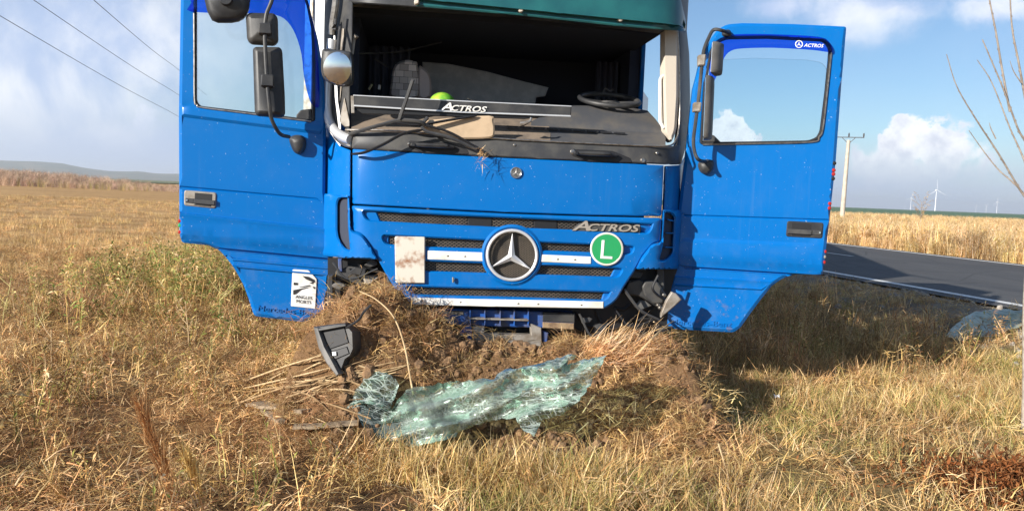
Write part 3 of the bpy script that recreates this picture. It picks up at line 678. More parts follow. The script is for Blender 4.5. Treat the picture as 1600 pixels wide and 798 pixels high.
# torn plates, looms and straps hanging in the two lamp bays
random.seed(77)
def torn(cx, cy, sx_, sy_, c, m, name='torn_plate'):
    a = random.uniform(0, pi); pts = []
    for k in range(5):
        b_ = a+k*2*pi/5+random.uniform(-.35, .35); pts.append((cx+sx_*cos(b_)*random.uniform(.6, 1.1), cy+sy_*sin(b_)*random.uniform(.6, 1.1)))
    panel(name, Plane(CP(c).pt(cx, cy), -EY+EX*random.uniform(-.7, .7)+Vector((0, 0, random.uniform(-.3, .8)))), pts, m, T, 0, .012, .8)
for cx, cy, c in ((556, 424, .06), (582, 412, .12), (612, 436, .05), (528, 446, .02), (664, 492, .08)):
    torn(cx, cy, random.uniform(8, 17), random.uniform(5, 10), c, random.choice((GREYBLK, BLACK, GREYMET, MIRG)))
for cx, cy, c in ((990, 430, .12), (1004, 476, .14), (1012, 500, .12), (940, 510, .08), (916, 500, .10)):
    torn(cx, cy, random.uniform(8, 18), random.uniform(5, 11), c, random.choice((GREYBLK, BLACK, GREYBLK)))
for q in (((520, 410), (545, 436), (590, 420)), ((600, 440), (640, 470), (676, 486)), ((655, 478), (668, 500), (660, 520)), ((905, 490), (925, 525), (950, 505)), ((960, 482), (985, 510), (1020, 500)), ((975, 452), (1000, 484), (1030, 500)), ((1028, 430), (1020, 452), (1040, 470))):
    mb = MB(); mb.tube(catmull([CP(random.uniform(.02, .10)).pt(*p) for p in q], 6), random.uniform(.006, .012), 6); mb.build('wiring_loom', random.choice((RUBBER, BLACK)), T, 60)

# doors
def bands_fn(bands):
    """bands: list of ((x0,y0),(x1,y1), [(dy,depth),...]); returns relief function and constraint lines"""
    def f(x, y):
        ks = []
        for (a, b, seq) in bands:
            yy = a[1]+(b[1]-a[1])*(x-a[0])/(b[0]-a[0])
            ks += [(yy+dy, d) for dy, d in seq]
        if y <= ks[0][0]: return ks[0][1]
        for (ya, da), (yb, db) in zip(ks, ks[1:]):
            if y <= yb: return da+(db-da)*(y-ya)/max(1e-6, yb-ya)
        return ks[-1][1]
    lines = []
    for (a, b, seq) in bands:
        for dy, d in seq:
            n = 14; lines.append([(a[0]+(b[0]-a[0])*t/n, a[1]+(b[1]-a[1])*t/n+dy) for t in range(-1, n+2)])
    return f, lines
AL, AR = radians(9), radians(4.5)
hl = P(506, 300, 5.23); LD = Plane(hl, (sin(AL), -cos(AL), 0))
hr = P(1075, 340, 5.55); RD = Plane(hr, (-sin(AR), -cos(AR), 0))
fL, cL = bands_fn([((300, 166), (487, 190), [(-1, 0), (5, .012), (14, .014), (19, 0)]),
                   ((281, 292), (495, 311), [(-2, 0), (0, -.010), (2, 0)]),
                   ((281, 333.5), (496, 356.5), [(-1.5, 0), (0, .016), (2, .016), (4.5, .012)]),
                   ((283, 378.5), (497, 399), [(-13, .014), (-5, -.006), (2.5, -.012), (3.5, -.04), (6, -.04), (7, -.004)]),
                   ((352, 403.5), (515, 418.5), [(-2, -.004), (-.5, .014), (1.5, .014), (3, .004), (9, .004), (10.5, .020), (12, .020), (14, .004)])])
ld_out = rounded([(283, -40), (470, -40), (480, 5), (488, 28), (496, 60), (502, 95), (507, 140), (509, 200), (508, 300), (520, 402), (517, 410), (509, 487), (476, 503), (397, 493.5), (388, 465), (381, 446), (372, 429), (362, 413), (352, 400.5), (341, 390), (325, 383), (284, 379), (280.5, 364), (279.5, 180)], [12]+[0]*9+[3, 6, 6, 6]+[0]*7+[5, 3, 0])
win_l = rounded([(306, -20), (470, -20), (480, 10), (487, 45), (489, 100), (488.5, 188), (400, 177), (312, 166.5), (306, 158)], [8, 8, 0, 0, 0, 3, 0, 8, 5])
ldoor = panel('door', LD, ld_out, BLUE, T, 0, .055, 4.5, .016, holes=[win_l], cons=cL, relief=fL, step=16)
panel('door_card', LD, [(290, 195), (500, 212), (500, 395), (290, 372)], DASHC, ldoor, -.06, .07, 3, .02)
panel('window_seal', LD, grow(win_l, 3.5), RUBBER, ldoor, .004, .02, 1, holes=[inset(win_l, 1.0)])
mb = MB(); mb.tube(catmull([LD.pt(*q, .008) for q in ((303, 15), (303.5, 90), (304, 155), (308, 164), (318, 168.5), (400, 179), (486, 190))], 5), .006, 6); mb.build('window_trim', SILVER, ldoor)
panel('window_glass', LD, inset(win_l, -1.5), GLASS, ldoor, -.022, .005, 0)
panel('window_deflector', LD, smoothpoly([(300, 19), (299, 5), (310, -25), (470, -28), (484, 15), (493, 55), (498, 110), (499, 160), (495, 168), (487, 163), (481, 148), (475, 120), (471, 85), (462, 55), (449, 34), (432, 24), (400, 21)], 3), ACRYL, ldoor, .03, .006, 2, .003)
panel('window_corner', LD, rounded([(463, 180), (470, 172), (487, 170), (489, 190), (463, 187)], 2), BLACK, ldoor, -.004, .02, 1.5)
def handle(surf, q, flip, m1):
    h = panel('door_handle', surf, rounded(q, 4), m1, ldoor if surf is LD else rdoor, .008, .02, 1.6)
    (x0, y0), (x1, y1), (x2, y2), (x3, y3) = q
    def uv(u, v): return ((x0*(1-u)+x1*u)*(1-v)+(x3*(1-u)+x2*u)*v, (y0*(1-u)+y1*u)*(1-v)+(y3*(1-u)+y2*u)*v)
    F = (lambda u: 1-u) if flip else (lambda u: u)
    for (a, b, c, d, mm, of, th) in ((.32, .10, .88, .52, RUBBER, .0095, .006), (.32, .80, .86, .92, RUBBER, .0095, .004), (.30, .50, .96, .80, GREYBLK, .022, .02), (.04, .5, .3, .8, GREYBLK, .014, .01)):
        panel('pull' if mm is GREYBLK else 'recess', surf, [uv(F(a), b), uv(F(c), b), uv(F(c), d), uv(F(a), d)], mm, h, of, th, .8)
    mb = MB(); e = uv(F(.08), .64); mb.tube([surf.pt(*e, .01), surf.pt(*e, .02)], .006, 8); mb.build('lock', CHROME, h)
handle(LD, [(288, 297), (338.5, 301), (337, 326), (287.5, 321)], False, GREYMET)
stk = panel('sticker', LD, rounded([(457, 420.5), (482, 422), (495, 436), (492.5, 482), (454.5, 478)], [3, 2, 2, 1, 1]), WHITE, T if False else ldoor, .012, .003, .4)
mb = MB()
for q in ([(472.5, 431), (482, 432), (491, 437), (491.5, 441), (487, 440), (478, 436)], [(459, 441), (465, 441.5), (464.5, 445), (458.5, 445)], [(458, 453), (468, 451), (486, 447.5), (470, 452.5), (462, 459), (458, 460)], [(466, 448.5), (484, 445), (485.5, 446), (474, 448.3)], [(488, 447.5), (492, 448), (491, 451.5)], [(483, 442), (490, 440), (488, 443.5)]):
    n = len(q); mb.add([LD.pt(*p, .0165) for p in q]+[LD.pt(*p, .015) for p in q], [tuple(range(n))[::-1]]+[(i, (i+1) % n, (i+1) % n+n, i+n) for i in range(n)])
mb.build('sticker_print', INK, ldoor, None)
lettering('sticker_lettering', LD, [('ANGLES', (461, 465.5), (487, 468), 5.0, 0, .0), ('MORTS', (462.5, 472.5), (485.5, 474.8), 5.0, 0, .0)], INK, ldoor, .015, .0015)
lettering('embossed_lettering', LD, [('Mercedes-Benz', (402.5, 485), (495, 494), 8.5, 0, .0)], BLUE, ldoor, .004, .007)
for y, m_ in ((345, RED), (352, GREEN), (362.5, RED)):
    panel('marker_button', LD, circle(281, y, 3, 10), m_, ldoor, .004, .05, 1.2)

fR, cR = bands_fn([((1085, 337), (1295, 344), [(-2, 0), (0, -.010), (2, 0)]),
                   ((1085, 373), (1292, 381.5), [(-1, 0), (3, .012), (6, .014)]),
                   ((1085, 415.5), (1285, 428.5), [(-14, .014), (-5, -.006), (1, -.012), (2, -.04), (4.5, -.04), (5.5, -.004)]),
                   ((1040, 430), (1250, 441), [(0, -.004), (2, .010), (4, .006), (12, .006), (14, .016), (16, .004)])])
rd_out = rounded([(1112, 58), (1122, 46), (1136, 38.5), (1160, 36.5), (1240, 38), (1322.5, 42), (1314, 140), (1306, 250), (1296, 345), (1285.5, 429), (1238, 429), (1222, 435), (1206, 446), (1190, 466), (1172, 490), (1158, 510), (1147, 519), (1040, 513), (1034, 506), (1036, 492), (1050, 430), (1060, 330), (1070, 250), (1082, 140), (1094, 95)], [5, 5, 5, 0, 0, 4, 0, 0, 0, 3, 8, 6, 0, 0, 0, 0, 6, 5, 5, 3, 0, 0, 0, 0, 0])
win_r = rounded([(1112, 82), (1122, 66), (1136, 60.5), (1200, 59.5), (1289, 64), (1297, 76), (1291, 140), (1283, 205), (1277, 215), (1264, 220.5), (1180, 222), (1097, 223), (1103, 130)], [4, 6, 4, 0, 8, 6, 0, 8, 4, 8, 0, 2, 0])
rdoor = panel('door', RD, rd_out, BLUE, T, 0, .055, 4.5, .016, holes=[win_r], cons=cR, relief=fR, step=16)
panel('door_card', RD, [(1092, 236), (1294, 236), (1284, 415), (1080, 410)], DASHC, rdoor, -.06, .07, 3, .02)
panel('window_seal', RD, grow(win_r, 3.2), RUBBER, rdoor, .004, .02, 1, holes=[inset(win_r, 1.0)])
mb = MB(); mb.tube(catmull([RD.pt(*q, .008) for q in ((1299, 82), (1293, 140), (1286, 200), (1280, 214), (1268, 222), (1180, 224.5), (1098, 226))], 5), .006, 6); mb.build('window_trim', SILVER, rdoor)
panel('window_glass', RD, rounded([(1118, 94), (1180, 91), (1262, 94), (1284, 98), (1292, 108), (1286, 208), (1276, 218), (1262, 223), (1096, 225), (1100, 140)], [5, 0, 4, 6, 5, 8, 4, 4, 2, 2]), GLASS, rdoor, -.022, .005, 0)
panel('window_deflector', RD, smoothpoly([(1116, 72), (1126, 60), (1150, 54), (1210, 54), (1280, 58), (1297, 68), (1301, 80), (1293, 81.5), (1270, 78.5), (1210, 75), (1160, 76), (1142, 80), (1132, 90), (1124, 110), (1114, 130), (1108, 130), (1110, 90)], 3), ACRYL, rdoor, .03, .006, 2, .003)
ddl = lettering('deflector_lettering', RD, [('ACTROS', (1256, 73.5), (1287, 74.8), 5.5, .3, .02)], WHITE, rdoor, .0375, .0015)
ringtube(RD, 1248.5, 69.5, 5.4, .003, .038, 20).build('deflector_ring', WHITE, rdoor)
v, f = star_geo(RD, 1248.5, 69.8, 5, .037, .003); mesh_obj('deflector_star', v, f, WHITE, rdoor)
panel('window_corner', RD, rounded([(1098, 222), (1104, 208), (1116, 212), (1126, 222)], 2), BLACK, rdoor, -.004, .02, 1)
handle(RD, [(1230, 345), (1287, 348), (1285, 372.5), (1228, 369.5)], True, BLACK)
lettering('embossed_lettering', RD, [('Mercedes-Benz', (1048, 506.5), (1143, 511), 8.5, 0, .0)], BLUE, rdoor, .004, .007)
for x, y, m_ in ((1304, 255, MESHB), (1303, 266, RED), (1302.5, 272, RED), (1302, 279, MESHB), (1296.5, 318, RED), (1296, 325, RED), (1289, 393, RED), (1288, 401, GREYMET), (1287.5, 409.5, RED)):
    panel('marker_button', RD, circle(x, y, 3, 10), m_, rdoor, .004, .05, 1.2)

# mirrors
def mirror_shell(name, surf, outline, m, off, th, bev, bevm): return panel(name, surf, outline, m, T, off, th, bev, bevm, smooth=60)
LM = Plane(hl - Vector((sin(AL), -cos(AL), 0))*-.22, (sin(AL)+.12, -cos(AL), 0))
ma = MB(); ma.tube(catmull([LM.pt(*q, o) for *q, o in ((432, -40, .05), (425, 0, .05), (416, 25, .05), (414, 60, .05), (417, 120, .05), (421, 165, .05), (424, 185, .03), (432, 202, 0), (440, 211, -.04), (452, 214, -.10))], 5), .0125, 8); ma.build('mirror_arm', BLACK, T)
panel('mirror_foot', LD, smoothpoly([(452, 216), (462, 211), (474, 213), (478, 222), (476, 234), (468, 241), (460, 238), (455, 229)], 4), BLACK, T, .06, .08, 5, .035, smooth=70)
for nm, ol in (('tall_mirror', [(395, 77), (399, 73.5), (437, 74), (441, 79), (445, 150), (445.5, 178), (441, 183), (402, 181), (398, 176)]),
               ('wide_angle_mirror', [(384, 26), (389, 20.5), (428, 21), (434, 28), (435, 64), (429, 70.5), (392, 68), (386, 62)]),
               ('kerb_mirror', [(320, 2), (322, -30), (388, -30), (390, 2), (385, 22), (372, 32), (350, 34), (330, 30)])):
    mh = panel(nm, LM, smoothpoly(ol, 2) if nm == 'kerb_mirror' else rounded(ol, 4), BLACK, T, .02, .08, 8, .03, smooth=70)
    panel('mirror_glass', LM, rounded(inset(ol, 5), 3), CHROME, mh, -.061, .004, 0)
panel('mirror_clamp', LM, rounded([(404, 36), (424, 36), (425, 54), (403, 53)], 3), BLACK, T, .075, .08, 2, .01)
panel('mirror_clamp', LM, rounded([(408, 116), (428, 117), (428, 136), (407, 135)], 3), BLACK, T, .075, .08, 2, .01)
panel('mirror_pivot', LM, circle(353, -2, 11, 18), BLACK, T, .05, .05, 2, .01)
# front mirror on the left pillar: the glass looks at the ground in front
FMn = (EX*-.10 - EY*.92 - Vector((0, 0, .089))).normalized(); FM = Plane(CF.pt(527, 105, .24), FMn)
fo = [(503, 82), (508, 77), (541, 80), (550, 87), (551, 125), (546, 134), (530, 135), (510, 127), (502, 112)]
fmh = panel('front_mirror', FM, smoothpoly(fo, 3), BLACK, T, -.004, .06, 3, .02, smooth=70)
panel('mirror_glass', FM, smoothpoly(inset(fo, 2.2), 3), CHROME, fmh, -.006, .003, 0, step=5, relief=lambda x, y: .012*(1-((x-527)/24)**2-((y-107)/28)**2), smooth=80)
mb = MB(); mb.tube([CF.pt(532, 40, .02), CF.pt(530, 60, .08), CF.pt(527, 90, .17)], .012, 8); mb.build('mirror_arm', BLACK, T)
mb = MB(); mb.tube([CF.pt(525, 30, .02), CF.pt(524, 38, .03), CF.pt(519, 46, .03), CF.pt(526, 46, .02)], .01, 6); mb.build('pillar_clip', BLACK, T)
# right mirrors seen edge-on
RM = Plane(hr - Vector((sin(AR), cos(AR), 0))*.20, (-sin(AR), -cos(AR), 0))
ma = MB(); ma.tube(catmull([RD.pt(1140, 52, .02)] + [RM.pt(*q) for q in ((1128, 48), (1115, 47), (1107, 60), (1100, 78), (1097, 100), (1092, 150), (1087, 190), (1083.5, 220), (1086, 240), (1092, 250))] + [RD.pt(1103, 253, .05)], 5), .0125, 8); ma.build('mirror_arm', BLACK, T)
panel('mirror_foot', RD, smoothpoly([(1093, 253), (1104, 249), (1115, 252), (1114, 263), (1107, 272), (1097, 270), (1092, 262)], 4), BLACK, T, .06, .08, 5, .03, smooth=70)
panel('mirror_foot', RD, smoothpoly([(1130, 48), (1140, 47), (1143, 54), (1138, 57), (1130, 55)], 3), BLACK, T, .04, .05, 2, .01, smooth=70)
def side_mirror(name, cpx, top, bot, w, depth, cant, gl=None):
    """a mirror turned side-on: a tapered shell whose glass looks backwards along the truck's side"""
    a = RM.pt(*top); b = RM.pt(*bot); ax = (b-a)
    dirg = (EX*cos(cant) + EY*sin(cant))*1.0         # glass width direction
    nrm = dirg.cross(Vector((0, 0, 1))).normalized()
    prof = [(-.5, .0), (-.46, .35), (-.2, .75), (.1, 1.0), (.35, .8), (.48, .3), (.5, 0)]
    mb = MB(); rows = 7; n = len(prof)
    for i in range(rows):
        t = i/(rows-1); k = [.82, .97, 1, 1, 1, .97, .82][i]; t2 = [0, .03, .15, .5, .85, .97, 1][i]
        for u, d in prof: mb.v.append(a + ax*t2 + dirg*u*w*k - nrm*(-1)*0 + nrm*(d*depth*k))
    mb.f = [(i*n+j, i*n+j+1, (i+1)*n+j+1, (i+1)*n+j) for i in range(rows-1) for j in range(n-1)] + [(i*n+n-1, i*n, (i+1)*n, (i+1)*n+n-1) for i in range(rows-1)] + [tuple(range(n))[::-1], tuple((rows-1)*n+j for j in range(n))]
    mb.mi = [0]*len(mb.f)
    o = mb.build(name, MIRG, T, 50)
    g = MB(); p = [a+ax*.04-dirg*w*.44-nrm*.004, a+ax*.04+dirg*w*.44-nrm*.004, a+ax*.96+dirg*w*.44-nrm*.004, a+ax*.96-dirg*w*.44-nrm*.004]
    g.add(p+[q+nrm*.003 for q in p], [(0, 1, 2, 3), (7, 6, 5, 4), (0, 4, 5, 1), (1, 5, 6, 2), (2, 6, 7, 3), (3, 7, 4, 0)]); g.build('mirror_glass', CHROME, o, None)
side_mirror('tall_mirror', 0, (1103, 120), (1099, 218), .17, .06, radians(70))
side_mirror('wide_angle_mirror', 0, (1117, 68), (1114, 117), .17, .06, radians(58))
panel('mirror_clamp', RM, rounded([(1091, 86), (1103, 85), (1102, 103), (1091, 103)], 2), GREYMET, T, .03, .06, 2, .01)
panel('mirror_clamp', RM, rounded([(1084, 160), (1096, 160), (1095, 175), (1083, 175)], 2), GREYMET, T, .03, .06, 2, .01)

# trailer behind the cab, slewed towards the road
TY = radians(15); tx = Vector((cos(TY), -sin(TY), 0)); ty = Vector((sin(TY), cos(TY), 0)); tpiv = L(.12, 5.2, 0)
TR = thing('trailer', 'white box trailer slewed behind the blue cab', 'trailer', tpiv)
def tl(x, y, z): return tpiv + tx*x + ty*y + Vector((0, 0, z))
def tbox(name, x0, x1, y0, y1, z0, z1, m, parent=TR):
    mb = MB(); v = [tl(x, y, z) for x in (x0, x1) for y in (y0, y1) for z in (z0, z1)]
    mb.add(v, [(0, 1, 3, 2), (4, 6, 7, 5), (0, 4, 5, 1), (2, 3, 7, 6), (0, 2, 6, 4), (1, 5, 7, 3)]); return mb.build(name, m, parent, None)
tbox('trailer_body', -1.27, 1.27, -2.1, 10.2, 1.05, 4.05, TRAILW)
tbox('trailer_frame', -.5, .5, -1.8, 10.4, .85, 1.045, BLACK)
tbox('corner_post', -1.29, -1.2, -2.13, -2.06, 1.05, 4.07, GREYMET); tbox('corner_post', 1.2, 1.29, -2.13, -2.06, 1.05, 4.07, GREYMET)
for y in (6.2, 7.5, 8.8):
    for x in (-1.0, 1.0):
        mb = MB(); mb.tube([tl(x-.17, y, .5), tl(x+.17, y, .5)], .5, 24); mb.build('wheel', RUBBER, TR)

# ------------------------------------------------------------------ ground
ZR = .20
RA = PZ(1600, 478, ZR); RB = PZ(1290, 424, ZR); rdir = (RB-RA); rdir.z = 0; rdir.normalize(); rnor = Vector((rdir.y, -rdir.x, 0))
RW = (PZ(1600, 415, ZR)-RA).dot(rnor)                 # distance between the two white edge lines
def sstep(a, b, x):
    t = np.clip((x-a)/(b-a), 0, 1); return t*t*(3-2*t)
def vnoise(x, y, s=0):
    xi = np.floor(x); yi = np.floor(y); xf = x-xi; yf = y-yi
    h = lambda a, b: np.modf(np.abs(np.sin(a*127.1+b*311.7+s*74.7)*43758.5453))[0]
    u = xf*xf*(3-2*xf); v = yf*yf*(3-2*yf)
    return (h(xi, yi)*(1-u)+h(xi+1, yi)*u)*(1-v)+(h(xi, yi+1)*(1-u)+h(xi+1, yi+1)*u)*v - .5
def fbm(x, y, o=4, s=0):
    r = 0; a = 1.
    for k in range(o): r = r + a*vnoise(x*2**k+k*17.3, y*2**k+k*9.1, s+k); a *= .5
    return r
_rx = np.array([430, 470, 500, 520, 545, 580, 610, 640, 670, 700, 740, 800, 850, 880, 920, 960, 1000, 1040, 1080, 1105, 1130.])
_ry = np.array([590, 526, 504, 480, 456, 452, 466, 488, 512, 532, 551, 558, 557, 550, 544, 541, 544, 554, 568, 604, 660.])
_rp = [P(a, b, 4.86+.13*(a-800)/1200*4.9) for a, b in zip(_rx, _ry)]
_RX = np.array([p.x for p in _rp]); _RZ = np.array([max(0, p.z) for p in _rp]); _RZ[0] = .05; _RZ[-1] = 0
def tdist(x, y): return (x-RA.x)*rnor.x + (y-RA.y)*rnor.y
def height(x, y):
    x = np.asarray(x, float); y = np.asarray(y, float)
    t = tdist(x, y)
    z = ZR*sstep(-3.4, -.9, t) - .05*sstep(-.75, -.3, t) + .0
    z = np.where(t > RW+.3, (ZR-.05)*(1-sstep(RW+.6, RW+4, t))+.0, z)
    near = np.clip(1-np.hypot(x, y-6)/40, 0, 1)
    off = (1-sstep(-1.2, -.5, t))+sstep(RW+.8, RW+2, t)
    z = z + near*off*(fbm(x*.9, y*.9, 4)*.07 + fbm(x*5, y*5, 3, 5)*.035)
    ridge = sstep(-3.2, -1.0, t)*(1-sstep(-.9, -.5, t))
    z = z + ridge*near*.20*fbm(t*2.2, (x*rdir.x+y*rdir.y)*.35, 3, 9)
    yr = 4.86+.13*x; H = np.interp(x, _RX, _RZ)
    d = yr-y
    F = np.where(d > 0, np.exp(-(np.maximum(d, 0)/.36)**2), 1-sstep(.9, 2.6, -d)*.95)
    m = H*F
    z = z*(1-np.clip(m*2, 0, 1)) + m*(1+.30*fbm(x*3.5, y*3.5, 4, 3)) + np.clip(m*3, 0, 1)*fbm(x*9, y*9, 4, 7)*.07
    # shallow pit the wheel tore to the right of the heap
    z = z - .10*np.exp(-(((x-1.05)/.45)**2+((y-4.35)/.35)**2))
    return z
def hz(x, y): return float(height(x, y))
def hit(px, py, lift=0., tmax=400):
    d = ray(px, py); t = 2.5; st = .04
    while t < tmax:
        p = CAM+d*t
        if p.z-lift < hz(p.x, p.y): break
        t += st*max(1, t/6)
    return CAM+d*t
def axis(lo, hi, dense, ds, grow):
    a = list(np.arange(dense[0], dense[1], ds)); s = ds; x = a[-1]
    while x < hi: s = min(s*grow, 600); x += s; a.append(x)
    s = ds; x = a[0]
    while x > lo: s = min(s*grow, 600); x -= s; a.insert(0, x)
    return np.array(a)
xs = axis(-9000, 9000, (-2.6, 2.6), .04, 1.05); ys = axis(-300, 9500, (3.3, 6.6), .04, 1.05)
GX, GY = np.meshgrid(xs, ys); GZ = height(GX, GY)
nx, ny = len(xs), len(ys)
co = np.stack([GX, GY, GZ], -1).reshape(-1, 3)
ii = np.arange(nx*ny).reshape(ny, nx)
qd = np.stack([ii[:-1, :-1], ii[:-1, 1:], ii[1:, 1:], ii[1:, :-1]], -1).reshape(-1, 4)
me = bpy.data.meshes.new('ground'); me.from_pydata(co.tolist(), [], qd.tolist()); me.shade_smooth()
ground = bpy.data.objects.new('ground', me); COL.objects.link(ground); ground['kind'] = 'structure'
T_ = tdist(GX, GY)
def zone(c): return np.array(c)[None, None, :]
soil = zone((.155, .095, .05)); field = zone((.50, .31, .14)); litter = zone((.30, .165, .07)); earth = zone((.215, .128, .068)); shoulder = zone((.30, .26, .21)); grassg = zone((.27, .195, .085))
mixf = lambda a, b, f: a*(1-f[..., None])+b*f[..., None]
C = mixf(litter, soil, np.clip(.5+fbm(GX*.7, GY*.7, 4, 2)*1.2, 0, 1)*1.0)
C = mixf(C, grassg, sstep(-.6, .4, GX)*(1-sstep(-3, -1.5, T_)))
C = mixf(C, field, sstep(9, 15, GY+GX*.25)*(GX < 2)*1.0 + 0*GX)
Hm = np.interp(GX, _RX, _RZ)
C = mixf(C, earth, np.clip(Hm*4, 0, 1)*np.exp(-((GY-4.9)/1.1)**2))
C = mixf(C, shoulder, sstep(-3.2, -1.6, T_)*(T_ < RW+.8))
C = mixf(C, zone((.36, .25, .115)), (T_ > RW+.8)*1.0)
ca = me.color_attributes.new('Col', 'FLOAT_COLOR', 'POINT')
ca.data.foreach_set('color', np.concatenate([C.reshape(-1, 3), np.ones((nx*ny, 1))], 1).ravel())
gm = bpy.data.materials.new('ground_earth'); gm.use_nodes = True; t = NT(gm.node_tree); b = t.n['Principled BSDF']; b.inputs['Roughness'].default_value = .95; b.inputs['Specular IOR Level'].default_value = .15
geo = t.new('ShaderNodeNewGeometry').outputs['Position']; at = t.new('ShaderNodeAttribute', attribute_name='Col').outputs['Color']
na = t.noise(geo, 1.3, 8, .65); nb_ = t.noise(geo, 28, 6, .7); rows_ = t.noise(t.vmath('MULTIPLY', geo, (.05, .55, .3)), 1.6, 6, .65, .4)
c = t.mix(t.ramp(na, .3, .7, 0, .6), at, t.vmath('MULTIPLY', at, (.72, .70, .66)))
c = t.mix(t.ramp(nb_, .35, .7, 0, .75), c, t.vmath('MULTIPLY', c, (1.5, 1.5, 1.45)))
c = t.mix(t.ramp(rows_, .4, .58, 0, .8), c, t.vmath('MULTIPLY', c, (.70, .67, .62)))
t.l.new(c, b.inputs['Base Color'])
bp = t.new('ShaderNodeBump'); bp.inputs['Strength'].default_value = .9; bp.inputs['Distance'].default_value = .03
t.l.new(t.math('ADD', nb_, t.math('MULTIPLY', t.noise(geo, 9, 7, .7), 1.5)), bp.inputs['Height']); t.l.new(bp.outputs[0], b.inputs['Normal'])
me.materials.append(gm)

def strip(name, t0, t1, s0, s1, z, m, n=1, parent=None):
    vs = []; fs = []
    for k in range(n+1):
        s_ = s0+(s1-s0)*k/n
        for tt in (t0, t1):
            q = RA+rdir*s_+rnor*tt; vs.append((q.x, q.y, z))
    fs = [(2*k, 2*k+1, 2*k+3, 2*k+2) for k in range(n)]
    return mesh_obj(name, vs, fs, m, parent)
def asphalt(t, b, geo):
    f = t.noise(geo, 160, 3, .6); g = t.noise(geo, .6, 5, .6)
    lane = t.noise(t.vmath('MULTIPLY', geo, (1.0, .06, 1)), 1.2, 4, .5)
    c = t.mix(t.ramp(f, .35, .7), (.055, .055, .056), (.11, .108, .105)); c = t.mix(t.ramp(g, .4, .7, 0, .4), c, (.075, .072, .068)); c = t.mix(t.ramp(lane, .42, .62, 0, .4), c, (.045, .046, .049))
    v = t.new('ShaderNodeTexVoronoi', feature='DISTANCE_TO_EDGE'); v.inputs['Scale'].default_value = .55; t.l.new(t.vmath('ADD', geo, t.vmath('SCALE', t.new('ShaderNodeTexNoise').outputs['Color'], sc=1.2)), v.inputs['Vector'])
    c = t.mix(t.ramp(v.outputs['Distance'], .006, .02, .6, 0), c, (.03, .03, .03)); c = t.mix(t.ramp(t.noise(geo, .25, 3, .4), .56, .60, 0, .35), c, (.04, .04, .042))
    t.l.new(c, b.inputs['Base Color'])
road = strip('road', -.45, RW+.45, -60, 2500, ZR, mat('asphalt', (.05, .05, .05), .8, extra=asphalt, bump=.4, bscale=150), 60); road['kind'] = 'structure'
LINEM = mat('road_paint', (.78, .78, .75), .6, var=(.55, .54, .5), vscale=14)
for tt in (0, RW):
    strip('edge_line', tt-.10, tt+.10, -60, 1500, ZR+.005, LINEM, 60, road)
ce = PZ(1360, 401, ZR); s_end = (ce-RA).dot(rdir)
for k in range(-3, 14):
    strip('centre_dash', RW*.52-.06, RW*.52+.06, s_end+k*12, s_end+k*12+5.0, ZR+.005, LINEM, 1, road)
gf = mat('winter_wheat', (.055, .125, .050), .9, var=(.075, .14, .06), vscale=.01)
def fieldsheet(name, pts, m, z):
    o = mesh_obj(name, [(x, y, z) for x, y in pts], [tuple(range(len(pts)))], m); o['kind'] = 'structure'; return o
fieldsheet('green_field', [(30, 112), (900, 112), (4500, 900), (4500, 4000), (-300, 4000), (-60, 600)], gf, .35)
fieldsheet('far_field', [(-2600, 300), (-140, 300), (-300, 3000), (-2600, 3000)], mat('far_green', (.11, .15, .06), .9, var=(.2, .17, .08), vscale=.004), .3)

# hills on the left skyline
hp = [(-1500, 262), (-900, 250), (-500, 240), (-250, 247), (-100, 249), (0, 251), (60, 252), (95, 255), (125, 261), (150, 264), (175, 268), (215, 268), (250, 271), (290, 272), (400, 279), (560, 290)]
rows = [[], [], []]
for px, py in hp:
    for k in range(4):
        pass
hpx = np.array([p[0] for p in hp], float); hpy = np.array([p[1] for p in hp], float)
xx = np.arange(-1500, 561, 12.); yy = np.interp(xx, hpx, hpy)+vnoise(xx*.05, xx*0, 4)*1.4
rows = [[], [], [], []]
for a, b_ in zip(xx, yy):
    top = P(a, b_, 4600)
    rows[0].append(Vector((top.x*.80, 3700, -3))); rows[1].append(Vector((top.x*.9, 4150, max(2, top.z*.55)))); rows[2].append(Vector((top.x, 4600, max(3, top.z)))); rows[3].append(Vector((top.x*1.15, 5400, -3)))
n = len(rows[0]); vs = [p for r in rows for p in r]
hills = mesh_obj('hills', vs, [(i*n+j, i*n+j+1, (i+1)*n+j+1, (i+1)*n+j) for i in range(3) for j in range(n-1)], mat('hill_cover', (.07, .085, .045), .95, var=(.17, .14, .075), vscale=.006), None, 60); hills['kind'] = 'structure'

# ------------------------------------------------------------------ vegetation clumps
def leafmat(name, trans=.3, rough=.6, val=.5):
    m = bpy.data.materials.new(name); m.use_nodes = True; t = NT(m.node_tree); t.n.remove(t.n['Principled BSDF'])
    at = t.new('ShaderNodeAttribute', attribute_name='Col').outputs['Color']
    rnd = t.new('ShaderNodeObjectInfo').outputs['Random']
    hs = t.new('ShaderNodeHueSaturation'); t.l.new(at, hs.inputs['Color'])
    t.l.new(t.ramp(rnd, 0, 1, 1-val, 1+val, False), hs.inputs['Value'])
    t.l.new(t.ramp(t.math('FRACT', t.math('MULTIPLY', rnd, 7.3)), 0, 1, .485, .515, False), hs.inputs['Hue'])
    d = t.new('ShaderNodeBsdfDiffuse'); t.l.new(hs.outputs[0], d.inputs[0]); tr = t.new('ShaderNodeBsdfTranslucent'); t.l.new(hs.outputs[0], tr.inputs[0])
    mx = t.new('ShaderNodeMixShader'); mx.inputs[0].default_value = trans; t.l.new(d.outputs[0], mx.inputs[1]); t.l.new(tr.outputs[0], mx.inputs[2])
    t.l.new(mx.outputs[0], t.n['Material Output'].inputs[0]); return m
GRASSM = leafmat('dry_blades'); WEEDM = leafmat('weed_leaves', .3)
